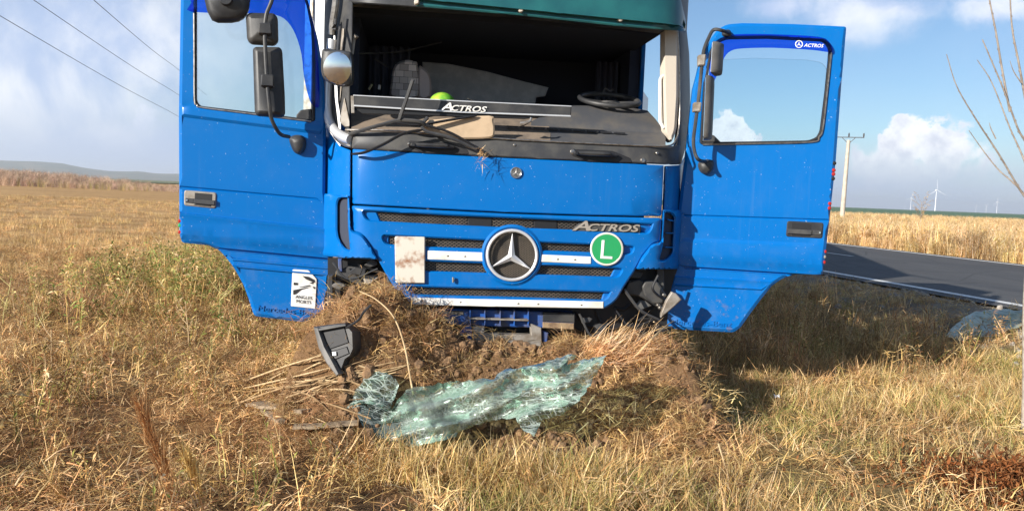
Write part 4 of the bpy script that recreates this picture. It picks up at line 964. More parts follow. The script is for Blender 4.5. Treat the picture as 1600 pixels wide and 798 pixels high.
class Blades:
    def __init__(s): s.v = []; s.f = []; s.c = []
    def blade(s, p, d, up_, L_, w, bend, col, seg=3):
        """p root, d horizontal lean direction (angle), up_ starting steepness, bend towards the ground"""
        dx, dy = cos(d), sin(d); el = up_; q = Vector(p); n = len(s.v); st = L_/seg
        sx_, sy_ = -dy, dx; a = random.uniform(-.5, .5); sx_ = -dy*cos(a); sy_ = dx*cos(a); sz_ = sin(a)
        for k in range(seg+1):
            ww = w*(1-(k/seg)**1.5*.85)*.5
            s.v += [q-Vector((sx_, sy_, sz_))*ww, q+Vector((sx_, sy_, sz_))*ww]; s.c += [col, col]
            q = q+Vector((dx*cos(el), dy*cos(el), sin(el)))*st; el -= bend/seg
        s.f += [(n+2*k, n+2*k+1, n+2*k+3, n+2*k+2) for k in range(seg)]
    def leaf(s, p, d, el, L_, w, col):
        D_ = Vector((cos(d)*cos(el), sin(d)*cos(el), sin(el))); sd = Vector((-sin(d), cos(d), random.uniform(-.4, .4))).normalized(); n = len(s.v); p = Vector(p)
        s.v += [p, p+D_*L_*.45+sd*w*.5+Vector((0, 0, .1*L_)), p+D_*L_-Vector((0, 0, .08*L_)), p+D_*L_*.45-sd*w*.5+Vector((0, 0, .1*L_))]; s.c += [col]*4; s.f.append((n, n+1, n+2, n+3))
    def mesh(s, name, m):
        me = bpy.data.meshes.new(name); me.from_pydata([tuple(v) for v in s.v], [], s.f)
        ca = me.color_attributes.new('Col', 'FLOAT_COLOR', 'POINT'); ca.data.foreach_set('color', np.array([(*c, 1) for c in s.c], float).ravel())
        me.materials.append(m); return me
def mixc(a, b, f): return tuple(x*(1-f)+y*f for x, y in zip(a, b))
STRAW = [(.72, .51, .24), (.62, .41, .17), (.78, .60, .34), (.50, .31, .12), (.60, .37, .145), (.68, .51, .24)]
BROWN = [(.48, .265, .11), (.59, .36, .155), (.69, .45, .215), (.30, .16, .07), (.76, .54, .29)]
OLIVE = [(.36, .34, .10), (.28, .29, .08), (.48, .42, .15), (.22, .25, .07), (.54, .44, .17)]
GREENS = [(.14, .20, .05), (.20, .26, .07), (.27, .30, .09), (.36, .35, .12)]
def tuft(n, h, r, w, pal, lean=(.9, 1.45), bend=(.2, 1.3), hv=.4):
    B = Blades()
    for _ in range(n):
        a = random.uniform(0, 2*pi); rr = r*math.sqrt(random.random())
        B.blade((rr*cos(a), rr*sin(a), -.02), random.uniform(0, 2*pi), random.uniform(*lean), h*random.uniform(1-hv, 1+hv), w*random.uniform(.7, 1.3), random.uniform(*bend), random.choice(pal))
    return B
def litterc(n, r, pal, Lr=(.05, .16), w=.004, lift=.05):
    B = Blades()
    for _ in range(n):
        a = random.uniform(0, 2*pi); rr = r*math.sqrt(random.random())
        B.blade((rr*cos(a), rr*sin(a), random.uniform(0, lift)), random.uniform(0, 2*pi), random.uniform(-.25, .7), random.uniform(*Lr), w*random.uniform(.6, 1.6), random.uniform(-.5, 1.6), random.choice(pal))
    return B
def weedc(h, n=5, pal=GREENS, lf=1.):
    B = Blades()
    for _ in range(n):
        a = random.uniform(0, 2*pi); p = Vector((random.uniform(-.07, .07), random.uniform(-.07, .07), 0)); hh = h*random.uniform(.6, 1.15); d = random.uniform(0, 2*pi); ln = random.uniform(.05, .35)
        st = Vector((cos(d)*sin(ln), sin(d)*sin(ln), cos(ln)))
        B.blade(p, d, pi/2-ln, hh, .006, .1, random.choice(STRAW+OLIVE), 3)
        for k in range(9):
            q = p+st*hh*random.uniform(.25, 1.0)
            B.leaf(q, random.uniform(0, 2*pi), random.uniform(-.5, .9), random.uniform(.025, .06)*lf, random.uniform(.006, .014)*lf, random.choice(pal))
    return B
def stubblec():
    B = Blades()
    for _ in range(26):
        p = (random.uniform(-.3, .3), random.uniform(-.06, .06), 0)
        B.blade(p, random.uniform(0, 6.3), random.uniform(.9, 1.57), random.uniform(.06, .17), .007, .1, random.choice(STRAW[:4]+BROWN[1:3]), 1)
    for _ in range(24):
        B.blade((random.uniform(-.35, .35), random.uniform(-.2, .2), .02), random.uniform(0, 6.3), random.uniform(-.1, .4), random.uniform(.1, .3), .006, .3, random.choice(STRAW+BROWN), 1)
    return B
def tallc(n, h, r, pal, w=.012):
    B = Blades()
    for _ in range(n):
        a = random.uniform(0, 2*pi); rr = r*math.sqrt(random.random()); d = random.uniform(0, 6.3); hh = h*random.uniform(.6, 1.15); c = random.choice(pal)
        B.blade((rr*cos(a), rr*sin(a), 0), d, random.uniform(1.2, 1.55), hh, w, random.uniform(0, .5), c, 3)
        for k in range(3): B.blade((rr*cos(a)+cos(d)*.05, rr*sin(a), hh*random.uniform(.3, .8)), random.uniform(0, 6.3), random.uniform(.2, 1.1), hh*.25, w*1.3, 1.0, random.choice(pal), 2)
    return B
def coll(name, blades, m, variants):
    c = bpy.data.collections.new(name)
    for k in range(variants):
        o = bpy.data.objects.new(name+'_clump', blades().mesh(name, m)); c.objects.link(o)
    return c
NG = {}
def scatter(name, c, pts, rots, scl, label=None):
    pts = np.asarray(pts, float); n = len(pts)
    me = bpy.data.meshes.new(name); me.from_pydata(pts.tolist(), [], [])
    a = me.attributes.new('rot', 'FLOAT_VECTOR', 'POINT'); a.data.foreach_set('vector', np.asarray(rots, float).ravel())
    a = me.attributes.new('scl', 'FLOAT', 'POINT'); a.data.foreach_set('value', np.asarray(scl, float))
    a = me.attributes.new('idx', 'INT', 'POINT'); a.data.foreach_set('value', rng.integers(0, len(c.objects), n).astype(np.int32))
    o = bpy.data.objects.new(name, me); COL.objects.link(o); o['kind'] = 'stuff'
    g = bpy.data.node_groups.new(name, 'GeometryNodeTree')
    g.interface.new_socket('Geometry', in_out='INPUT', socket_type='NodeSocketGeometry'); g.interface.new_socket('Geometry', in_out='OUTPUT', socket_type='NodeSocketGeometry')
    gi = g.nodes.new('NodeGroupInput'); go = g.nodes.new('NodeGroupOutput'); ip = g.nodes.new('GeometryNodeInstanceOnPoints'); ci = g.nodes.new('GeometryNodeCollectionInfo')
    ci.inputs['Collection'].default_value = c; ci.inputs['Separate Children'].default_value = True; ci.inputs['Reset Children'].default_value = True
    ip.inputs['Pick Instance'].default_value = True
    def na(nm, ty):
        q = g.nodes.new('GeometryNodeInputNamedAttribute'); q.data_type = ty; q.inputs['Name'].default_value = nm; return q.outputs['Attribute']
    g.links.new(gi.outputs[0], ip.inputs['Points']); g.links.new(ci.outputs[0], ip.inputs['Instance']); g.links.new(na('rot', 'FLOAT_VECTOR'), ip.inputs['Rotation']); g.links.new(na('scl', 'FLOAT'), ip.inputs['Scale']); g.links.new(na('idx', 'INT'), ip.inputs['Instance Index'])
    g.links.new(ip.outputs[0], go.inputs[0])
    md = o.modifiers.new('scatter', 'NODES'); md.node_group = g
    return o
def sample(box, dens, f=None):
    """uniform points in a box thinned by f(x,y) in 0..1"""
    x0, x1, y0, y1 = box; n = int((x1-x0)*(y1-y0)*dens)
    x = rng.uniform(x0, x1, n); y = rng.uniform(y0, y1, n)
    k = (np.abs(x) < .72*y+1.6)
    if f is not None: k &= rng.random(n) < f(x, y)
    return x[k], y[k]
def place(name, c, xy_list, s=(.7, 1.3), tilt=.15, sink=.0, zf=None):
    x = np.concatenate([a for a, _ in xy_list]); y = np.concatenate([b for _, b in xy_list]); n = len(x)
    z = height(x, y)-sink
    rots = np.stack([rng.normal(0, tilt, n), rng.normal(0, tilt, n), rng.uniform(0, 2*pi, n)], -1)
    sc = rng.uniform(*s, n)
    return scatter(name, c, np.stack([x, y, z], -1), rots, sc)
def not_road(x, y):
    t = tdist(x, y); return (t < -.7) | (t > RW+.8)
def Hn(x): return np.interp(x, _RX, _RZ)
def heap(x, y): return np.clip(Hn(x)*4, 0, 1)*np.exp(-((y-4.95)/.8)**2)
def under(x, y): return (np.abs(x+.13*(y-5)) < 1.15) & (y > 5.3)
def lying(x, y): return ((x > -1.0) & (x < .62) & (y > 4.2) & (y < 4.46)) | ((x > .555*y) & (x < .72*y) & (y > 8.6) & (y < 11.8))
def rgrass(x, y):                                      # where the pale verge grass stands
    f = sstep(-.75, .35, x+.45*fbm(x*1.1, y*1.1, 3, 21)) * (1-.97*np.clip(np.clip(Hn(x)*4, 0, 1)*np.exp(-((y-4.95)/.55)**2)*1.8, 0, 1)) * np.where(y > 4.45, sstep(1.0, 1.5, x-.05*y+.2), 1)
    return f*(~lying(x, y))*not_road(x, y)*(~under(x, y))*(1-sstep(-2.4, -1.2, tdist(x, y))*.8)
patch = lambda x, y, s, k=1.: np.clip(.5+fbm(x*k, y*k, 3, s)*1.5, 0, 1)
c1 = coll('dry_grass', lambda: tuft(34, .15, .08, .0040, STRAW+STRAW+STRAW+[(.76, .62, .40)]+OLIVE[2:], (.4, 1.45), (.1, 1.9)), GRASSM, 7)
place('dry_grass', c1, [sample((-2, 7, 2.6, 7), 170, lambda x, y: rgrass(x, y)*np.clip(patch(x, y, 31, 1.6)*1.6-.1, .12, 1)), sample((1, 12, 7, 14), 60, lambda x, y: rgrass(x, y)*.8), sample((-.75, .95, 3.72, 4.12), 120)], (.55, 1.35), .25, .01)
place('dry_grass', c1, [sample((-.85, .75, 3.86, 4.17), 210)], (.95, 1.6), .22, .0)
c2 = coll('olive_grass', lambda: tuft(30, .13, .08, .0042, OLIVE+GREENS[2:]+STRAW[:2], (.5, 1.45), (.1, 1.8)), GRASSM, 5)
place('green_grass', c2, [sample((-1, 7, 2.6, 8), 120, lambda x, y: rgrass(x, y)*np.clip(patch(x, y, 44, 1.4)*2.4-1.15, 0, 1))], (.5, 1.2), .3)
c3 = coll('plant_litter', lambda: litterc(46, .16, STRAW+BROWN), GRASSM, 6)
place('plant_litter', c3, [sample((-5, 6, 2.4, 7), 75, lambda x, y: not_road(x, y)*(~under(x, y))*(~lying(x, y))*(.9-.35*rgrass(x, y))*(1-.6*heap(x, y))*np.clip(.25+1.3*patch(x, y, 13, .9), .1, 1)*(1-.9*sstep(-2.4, -1.4, tdist(x, y)))), sample((-12, 9, 7, 16), 20, lambda x, y: not_road(x, y)*(~under(x, y)))], (.6, 1.3), .3, .0)
c3b = coll('brown_litter', lambda: litterc(50, .16, BROWN+BROWN+STRAW[:2], (.04, .13), .0035, .08), GRASSM, 6)
lz = lambda x, y: (~lying(x, y))*(1-sstep(-.8, .0, x+.3*fbm(x, y, 3, 3)))*(1-.8*heap(x, y))
place('brown_litter', c3b, [sample((-5, .5, 2.4, 8), 85, lambda x, y: lz(x, y)*np.clip(patch(x, y, 12, 1.3)*1.9-.25, .05, 1)), sample((-10, -1, 8, 15), 25, lambda x, y: lz(x, y))], (.6, 1.4), .35)
c4 = coll('heap_straw', lambda: litterc(70, .11, BROWN+BROWN+STRAW[:2]+[(.36, .22, .11), (.44, .28, .14)], (.04, .13), .003, .06), GRASSM, 5)
def hs_(x, y):
    w_ = np.clip(1.3-np.abs(x+.85)/.42, 0, 1)+np.clip(1.25-np.abs(x-.75)/.4, 0, 1)*.95+.32+.25*(x > .3)
    return np.clip(w_, 0, 1)*np.clip(heap(x, y)*2, 0, 1)*(y < 4.92+.13*x)*(~lying(x, y))
place('heap_straw', c4, [sample((-1.9, 1.5, 4.1, 5.5), 330, hs_)], (.5, 1.0), .4)
c5 = coll('weed', lambda: weedc(.42, 7, GREENS+GREENS+OLIVE+STRAW, 1.5), WEEDM, 6)
wz = lambda x, y: np.exp(-(((x+3.9+.22*(y-9))/1.1)**2+((y-11)/2.4)**2))
place('weed_patch', c5, [sample((-9, -1, 7, 16), 42, lambda x, y: np.clip(wz(x, y)*1.3, 0, 1)*(.35+.65*patch(x, y, 61, 1.5)))], (.7, 1.45), .2)
c6 = coll('dry_weed', lambda: weedc(.30, 6, BROWN+BROWN+STRAW+OLIVE[:2]), WEEDM, 6)
place('dry_weeds', c6, [sample((-6, -.9, 3.0, 9), 11, lambda x, y: lz(x, y)*patch(x, y, 71, 1.2)), sample((-9, -1.5, 7, 13), 16, lambda x, y: lz(x, y)*(.2+.8*patch(x, y, 71, 1.2))*np.clip((x+6.5-.0*y)/2, 0.1, 1)), sample((1.2, 8, 5.8, 12), 16, lambda x, y: (~lying(x, y))*(tdist(x, y) < -2.2)*(y > 5.6+.45*(x-1))*patch(x, y, 72))], (.6, 1.3), .3)
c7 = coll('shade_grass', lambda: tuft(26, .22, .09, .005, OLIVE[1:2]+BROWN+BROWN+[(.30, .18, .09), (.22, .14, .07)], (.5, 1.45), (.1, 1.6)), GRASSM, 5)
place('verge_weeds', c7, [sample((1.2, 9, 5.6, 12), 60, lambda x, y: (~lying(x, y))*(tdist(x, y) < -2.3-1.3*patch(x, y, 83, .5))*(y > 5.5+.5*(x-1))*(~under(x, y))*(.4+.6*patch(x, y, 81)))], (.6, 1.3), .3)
c8 = coll('stubble', stubblec, GRASSM, 6)
sf = lambda x, y: sstep(9.5, 14, y+x*.25)*(x < 1-.1*y)
place('stubble', c8, [sample((-22, 0, 9, 26), 5, sf), sample((-42, -4, 26, 55), 2.2, sf)], (.8, 1.3), .1)
c9 = coll('tall_dry_grass', lambda: tallc(26, .85, .28, STRAW+[(.80, .63, .42), (.74, .56, .34)]+BROWN[1:2], .014), GRASSM, 6)
cf = lambda x, y: (tdist(x, y) > RW+1.0)*(x > .06*y)
def tf(x, y): return cf(x, y)*(.75+.25*patch(x, y, 91, .3))
xa, ya = sample((3, 34, 14, 40), 5.5, tf); xb, yb = sample((3, 80, 40, 112), 1.6, tf)
o = place('dry_crop', c9, [(xa, ya), (xb, yb)], (.75, 1.2), .08)
c9b = coll('verge_straw', lambda: tallc(26, .42, .22, STRAW+[(.80, .63, .42)], .010), GRASSM, 4)
place('verge_straw', c9b, [sample((8, 24, 12, 34), 9, lambda x, y: (tdist(x, y) > RW+.7)*(tdist(x, y) < RW+4.5)*(x > .06*y))], (.7, 1.2), .12)
c10 = coll('reeds', lambda: tallc(26, 2.4, .7, [(.50, .35, .25), (.60, .43, .31), (.68, .51, .38), (.42, .28, .19)], .035), GRASSM, 5)
def rf_(x, y):
    edge = -46-(-62+0)*0
    return (x < -.435*y)*1.0
xr, yr_ = sample((-95, -38, 98, 128), 1.3, rf_)
kk = rng.random(len(xr)) < 1.0
zz = height(xr, yr_); sc = (.25+.62*sstep(-50, -74, xr))*rng.uniform(.7, 1.2, len(xr))
scatter('reed_bank', c10, np.stack([xr, yr_, zz], -1), np.stack([rng.normal(0, .08, len(xr)), rng.normal(0, .08, len(xr)), rng.uniform(0, 6.3, len(xr))], -1), sc)
c11 = coll('far_bush', lambda: weedc(1.4, 14, GREENS), WEEDM, 3)
xq, yq = sample((-60, -45, 92, 98), 1.2); scatter('bramble', c11, np.stack([xq, yq, height(xq, yq)], -1), np.stack([xq*0, xq*0, rng.uniform(0, 6, len(xq))], -1), rng.uniform(.6, 1.1, len(xq)))

# ------------------------------------------------------------------ single things on the ground
# the windscreen lying crumpled in the grass
def cracked():
    m = bpy.data.materials.new('cracked_glass'); m.use_nodes = True; t = NT(m.node_tree); t.n.remove(t.n['Principled BSDF'])
    geo = t.new('ShaderNodeNewGeometry').outputs['Position']
    wv = t.vmath('ADD', geo, t.vmath('SCALE', t.new('ShaderNodeTexNoise').outputs['Color'], sc=.02))
    mp = t.new('ShaderNodeMapping'); mp.inputs['Rotation'].default_value = (0, radians(28), 0); mp.inputs['Scale'].default_value = (.10, 1, 1); t.l.new(wv, mp.inputs[0])
    def edge(vec, s, lo, hi):
        v = t.new('ShaderNodeTexVoronoi', feature='DISTANCE_TO_EDGE'); v.inputs['Scale'].default_value = s; t.l.new(vec, v.inputs['Vector']); return t.ramp(v.outputs['Distance'], lo, hi, 1, 0)
    def web(cxyz):                                    # cracks running out from a point of impact
        d = t.vmath('SUBTRACT', wv, cxyz); s3 = t.new('ShaderNodeSeparateXYZ'); t.l.new(d, s3.inputs[0])
        yz = t.math('ADD', s3.outputs[2], s3.outputs[1])
        an = t.math('ARCTAN2', yz, s3.outputs[0]); rr = t.math('LOGARITHM', t.math('ADD', t.vmath('LENGTH', d), .02), 2.718)
        c3 = t.new('ShaderNodeCombineXYZ'); t.l.new(t.math('MULTIPLY', an, 3.2), c3.inputs[0]); t.l.new(t.math('MULTIPLY', rr, 1.5), c3.inputs[1])
        return edge(c3.outputs[0], 4.2, .008, .045)
    zone_ = t.ramp(t.noise(geo, 2.6, 4, .6), .46, .62)
    xs_ = t.new('ShaderNodeSeparateXYZ'); t.l.new(geo, xs_.inputs[0]); rightf = t.ramp(xs_.outputs[0], -.25, .15)
    w1 = web((-.45, 4.30, .16)); w2 = web((.05, 4.25, .28))
    e = t.math('MAXIMUM', t.math('MULTIPLY', edge(mp.outputs[0], 30, .01, .07), t.math('ADD', .25, t.math('MULTIPLY', rightf, .5))), t.math('MULTIPLY', t.math('MAXIMUM', w1, w2), t.math('ADD', .35, t.math('MULTIPLY', t.ramp(t.noise(geo, 4, 3, .5), .4, .6), .5))))
    e = t.math('MAXIMUM', e, t.math('MULTIPLY', edge(wv, 46, .012, .07), t.math('MULTIPLY', zone_, .8)))
    cloud = t.math('ADD', .03, t.math('MULTIPLY', t.ramp(t.noise(geo, 3.0, 6, .65), .48, .70), t.ramp(rightf, 0, 1, .26, .08)))
    k = t.math('MAXIMUM', t.math('MULTIPLY', e, .52), cloud)
    tr = t.new('ShaderNodeBsdfTransparent'); tr.inputs[0].default_value = (.76, .87, .81, 1)
    gl = t.new('ShaderNodeBsdfGlossy'); gl.inputs['Roughness'].default_value = .25; gl.inputs[0].default_value = (.92, 1, .97, 1)
    fr = t.new('ShaderNodeFresnel'); fr.inputs[0].default_value = 1.4
    m1 = t.new('ShaderNodeMixShader'); t.l.new(fr.outputs[0], m1.inputs[0]); t.l.new(tr.outputs[0], m1.inputs[1]); t.l.new(gl.outputs[0], m1.inputs[2])
    df = t.new('ShaderNodeBsdfDiffuse'); t.l.new(t.mix(e, (.40, .47, .43), (.60, .66, .62)), df.inputs[0])
    m2 = t.new('ShaderNodeMixShader'); t.l.new(k, m2.inputs[0]); t.l.new(m1.outputs[0], m2.inputs[1]); t.l.new(df.outputs[0], m2.inputs[2])
    t.l.new(m2.outputs[0], t.n['Material Output'].inputs[0]); return m
CRACK = cracked()
def crumple(name, outline, lowpt, toppt, amp, m, label, cat, step=9, seed=0, fold=(1.0, .35), slope=None):
    """laminated sheet: jittered facets over folds, on a plane leaning against the heap"""
    a = lowpt; b_ = toppt; v = (b_-a); right = Vector((1, 0, 0)) if slope is None else slope
    nrm = right.cross(v).normalized()
    if nrm.y > 0: nrm = -nrm
    pl = Plane(a, nrm); random.seed(seed)
    O = [(p[0]+random.uniform(-2.2, 2.2), p[1]+random.uniform(-2.0, 2.0)) for p in resample(outline, step)]; V = [Vector(p) for p in O]; E = [(i, (i+1) % len(O)) for i in range(len(O))]
    x0, x1 = min(p[0] for p in O), max(p[0] for p in O); y0, y1 = min(p[1] for p in O), max(p[1] for p in O)
    y = y0
    while y < y1:
        x = x0
        while x < x1:
            q = (x+random.uniform(-.45, .45)*step, y+random.uniform(-.45, .45)*step)
            if inpoly(*q, O): V.append(Vector(q))
            x += step
        y += step*.8
    vo, eo, fo, *_ = delaunay_2d_cdt(V, E, [], 0, 1e-4); tr = []
    for f in fo:
        c = sum((vo[i] for i in f), Vector((0, 0)))/3
        if inpoly(c.x, c.y, O): tr.append(tuple(f))
    vs = []
    for q in vo:
        u = (q.x*fold[1]+q.y*fold[0])/34.; w_ = (q.x*fold[0]-q.y*fold[1])/70.
        d = amp*(1-abs(2*((u+.6*noise.noise((w_, u*.2, seed))) % 1)-1)) + amp*.9*noise.noise((q.x/60, q.y/45, seed+3.)) + .012*noise.noise((q.x/9, q.y/9, 1.))
        p = pl.pt(q.x, q.y, d); g = hz(p.x, p.y)+.01
        if p.z < g: p.z = g
        vs.append(p)
    k = len(vs); vs2 = vs+[p-nrm*.006 for p in vs]; cnt = {}
    fs = []
    for t in tr:
        t = list(t); aa = vo[t[1]]-vo[t[0]]; bb = vo[t[2]]-vo[t[0]]
        if aa.x*bb.y-aa.y*bb.x > 0: t.reverse()
        fs.append(tuple(t)); fs.append(tuple(i+k for i in reversed(t)))
        for i in range(3): cnt[(t[i], t[(i+1) % 3])] = 1
    for (p, q) in cnt:
        if (q, p) not in cnt: fs.append((q, p, p+k, q+k))
    o = mesh_obj(name, vs2, fs, m, None, 75, loc=a); return tag(o, label, cat)
gl_out = [(540, 682), (560, 665), (585, 648), (610, 640), (622, 622), (640, 606), (690, 597), (740, 594), (772, 590), (790, 577), (830, 570), (870, 560), (893, 553), (900, 556), (880, 572), (912, 562), (947, 556), (938, 572), (925, 596), (905, 626), (880, 645), (850, 655), (832, 680), (815, 668), (805, 652), (770, 655), (738, 666), (700, 686), (650, 697), (590, 697)]
crumple('broken_windscreen', gl_out, P(690, 697, 4.20), P(690, 575, 4.42), .075, CRACK, 'large crumpled sheet of cracked green windscreen glass lying in front of the truck', 'broken glass', 6, 3, slope=Vector((1, -.28, 0)).normalized())
crumple('glass_piece', [(556, 606), (570, 590), (590, 580), (612, 584), (622, 602), (618, 622), (606, 640), (585, 632), (552, 630)], P(590, 640, 4.32), P(590, 575, 4.44), .03, CRACK, 'small cracked piece of windscreen glass behind the left end of the large sheet', 'broken glass', 7, 5)
pa = hit(1500, 530); pb = hit(1560, 482)
crumple('glass_sheet', [(1478, 525), (1494, 506), (1512, 492), (1540, 483), (1600, 484), (1640, 486), (1630, 505), (1590, 510), (1560, 522), (1530, 528), (1505, 534)], pa+Vector((0, 0, .04)), pb+Vector((0, 0, .30)), .07, mat('crinkled_sheet', (.46, .52, .42), .45, var=(.24, .28, .20), vscale=11, bump=.5, bscale=35), 'crumpled greenish sheet lying in the verge beside the road edge', 'broken glass', 7, 9)

# torn-off lamp housing
hl0 = hit(530, 585); HP = Plane(hl0-Vector((0, .05, -.01)), (Vector((-.30, -.93, .12))))
LH = thing('lamp_housing', 'torn-off black plastic lamp housing lying tilted below the left open door', 'lamp housing', hl0)
body = panel('housing_shell', HP, [(491, 510), (528, 505), (540, 504), (552, 518), (553, 545), (548, 556), (540, 562), (532, 584), (526, 585), (512, 566), (500, 541)], BLACK, LH, -.02, .10, 2, .015)
panel('recess', HP, [(500, 516), (538, 510), (545, 535), (516, 545)], RUBBER, LH, -.012, .02, 1)
panel('recess', HP, [(516, 549), (542, 541), (546, 552), (522, 562)], INK, LH, -.012, .02, 1)
panel('rim', HP, [(490, 511), (497, 512), (507, 541), (520, 565), (530, 584), (526, 587), (510, 567), (498, 543)], MIRG, LH, .02, .05, 1.2)
panel('edge_rib', HP, [(496, 513), (540, 506), (541, 509), (498, 517)], GREYBLK, LH, .02, .04, .8)
panel('label', HP, [(519, 549.5), (525, 549), (525.5, 555), (519.5, 555.5)], WHITE, LH, .0, .005, .4)
mb = MB(); mb.tube(catmull([HP.pt(541, 512, .0), HP.pt(560, 500, .03), HP.pt(568, 488, .06), HP.pt(580, 476, .05)], 5), .007, 6); mb.build('cable', RUBBER, LH)

# planks and stalks
def plank(p0, p1, wpx, th, label, seed):
    a = hit(*p0, .03); b_ = hit(*p1, .03); d = (b_-a); n = Vector((0, 0, 1)); s_ = d.cross(n).normalized(); mb = MB(); random.seed(seed); K = 8
    for k in range(K+1):
        c = a+d*(k/K)+Vector((0, 0, .05+.012*noise.noise((k*.6, seed, 0)))); w_ = wpx*(1+.25*noise.noise((k*.9, seed, 3)))
        for q in (-1, 1):
            for z in (0, th): mb.v.append(c+s_*q*w_+Vector((0, 0, z)))
    for k in range(K):
        o_ = 4*k
        for f in ((0, 4, 5, 1), (1, 5, 7, 3), (3, 7, 6, 2), (2, 6, 4, 0)): mb.f.append(tuple(o_+i for i in f))
    mb.f += [(0, 1, 3, 2), (4*K, 4*K+2, 4*K+3, 4*K+1)]; mb.mi = [0]*len(mb.f)
    o = mb.build('plank', WOODB, None, None, loc=a); tag(o, label, 'plank')
plank((394, 645), (482, 657), .045, .02, 'weathered board leftmost behind the broken glass, flat on dry stalks', 1)
plank((412, 655), (440, 676), .02, .02, 'short split board sloping towards the camera under the weathered board', 2)
plank((458, 682), (560, 676), .03, .015, 'long thin board running into the left end of the broken glass', 3)
def stalk(pts, r0, r1, label=None, group=None, name='dry_stalk', lifts=None, m=None, twigs=()):
    w_ = [hit(*p) + Vector((0, 0, (lifts[i] if lifts else .03))) for i, p in enumerate(pts)]
    q = catmull(w_, 5); mb = MB(); n = len(q); mb.tube(q, [r0+(r1-r0)*i/(n-1) for i in range(n)], 6)
    o = mb.build(name, m or STRAWM, None, 60, loc=w_[0]); tag(o, label, 'stalk', group); return o
random.seed(11); STRAWM2 = mat('brown_stalk', (.36, .24, .12), .8, var=(.24, .15, .07), vscale=20)
for i in range(46):
    x0 = random.uniform(350, 560); y0 = random.uniform(588, 648); l = random.uniform(60, 170); sl_ = random.uniform(-.42, -.05) if random.random() < .8 else random.uniform(.2, .6)
    x1 = min(x0+l, 640); pts = [(x0, y0), ((x0+x1)/2, y0+sl_*(x1-x0)/2+random.uniform(-4, 4)), (x1, y0+sl_*(x1-x0))]
    stalk(pts, random.uniform(.0028, .0075), random.uniform(.0015, .004), 'dry reed stalk in the tangle left of the broken glass', 'dry stalks left of the broken glass', lifts=[random.uniform(.01, .09) for _ in range(3)], m=random.choice((STRAWM, STRAWM2, STRAWM2)))
# long bent stem in front of the truck
st_pts = [P(658, 697, 4.3), P(655, 660, 4.33), P(643, 600, 4.38), P(632, 540, 4.42), P(615, 495, 4.45), P(588, 468, 4.5), P(562, 455, 4.55)]
mb = MB(); q = catmull(st_pts, 6); mb.tube(q, [.0078-.005*i/(len(q)-1) for i in range(len(q))], 8); o = mb.build('bent_stem', STRAWM, None, 60, loc=st_pts[0]); tag(o, 'single long bent pale stem standing in front of the broken glass', 'stem')
def weed(px, py, hpx, label, seed, col=STRAWM, spread=.5, leafcol=None, n=6):
    random.seed(seed); b0 = hit(px, py); sc_ = (b0-CAM).length/1200; Hh = hpx*sc_
    root = thing('dry_weed', label, 'weed', b0); mb = MB(); tipd = Vector((random.uniform(-.12, .12), random.uniform(-.1, .1), 1))
    pts = [b0-Vector((0, 0, .03)), b0+tipd*Hh*.35+Vector((random.uniform(-.02, .02), 0, 0)), b0+tipd*Hh*.7, b0+tipd*Hh]
    q = catmull(pts, 4); mb.tube(q, [.0055-.003*i/(len(q)-1) for i in range(len(q))], 6); mb.build('stem', col, root, 60)
    lb = Blades()
    for k in range(n):
        t = random.uniform(.35, .95); s_ = b0+tipd*Hh*t; a = random.uniform(0, 2*pi); e = random.uniform(.5, 1.0); l = Hh*random.uniform(.2, .45)*spread*2
        D_ = Vector((cos(a)*cos(e), sin(a)*cos(e)*.6, sin(e))); mb = MB(); qq = catmull([s_, s_+D_*l*.5, s_+D_*l+Vector((0, 0, l*.15))], 3); mb.tube(qq, [.0035-.002*i/(len(qq)-1) for i in range(len(qq))], 5); mb.build('branch', col, root, 60)
        for z in range(4):
            c = random.choice(leafcol or OLIVE+STRAW); lb.leaf(s_+D_*l*random.uniform(.2, 1)-b0, random.uniform(0, 6.3), random.uniform(-.6, .8), random.uniform(.03, .07), random.uniform(.01, .02), c)
    lo_ = bpy.data.objects.new('leaf', lb.mesh('leaf', WEEDM)); COL.objects.link(lo_); lo_.parent = root; lo_['kind'] = 'stuff'
YELM = mat('yellow_stem', (.50, .44, .16), .7, var=(.40, .33, .12), vscale=20)
weed(4, 520, 75, 'forked yellow weed at the far left edge of the verge', 2, YELM)
weed(112, 478, 50, 'pale yellow forked weed standing alone before the stubble field', 3, YELM, .7)
weed(60, 540, 60, 'low olive weed between the two forked yellow weeds', 4, YELM)
weed(246, 440, 62, 'tall pale weed sticking out of the green weed patch', 5, STRAWM, .5)
weed(205, 460, 70, 'bleached drooping weed left in the green weed patch', 6, STRAWM, .4)
weed(295, 545, 70, 'dry weed below the green weed patch', 7, STRAWM, .5)
weed(345, 520, 70, 'leafy yellow weed just left of the left door skirt', 8, YELM, .6, GREENS+OLIVE)
weed(330, 580, 50, 'yellow weed lower left of the black lamp housing', 9, YELM, .6, GREENS+OLIVE)
weed(80, 590, 65, 'dry brown weed at the left, nearest to the frame edge', 10, STRAWM, .6, BROWN)
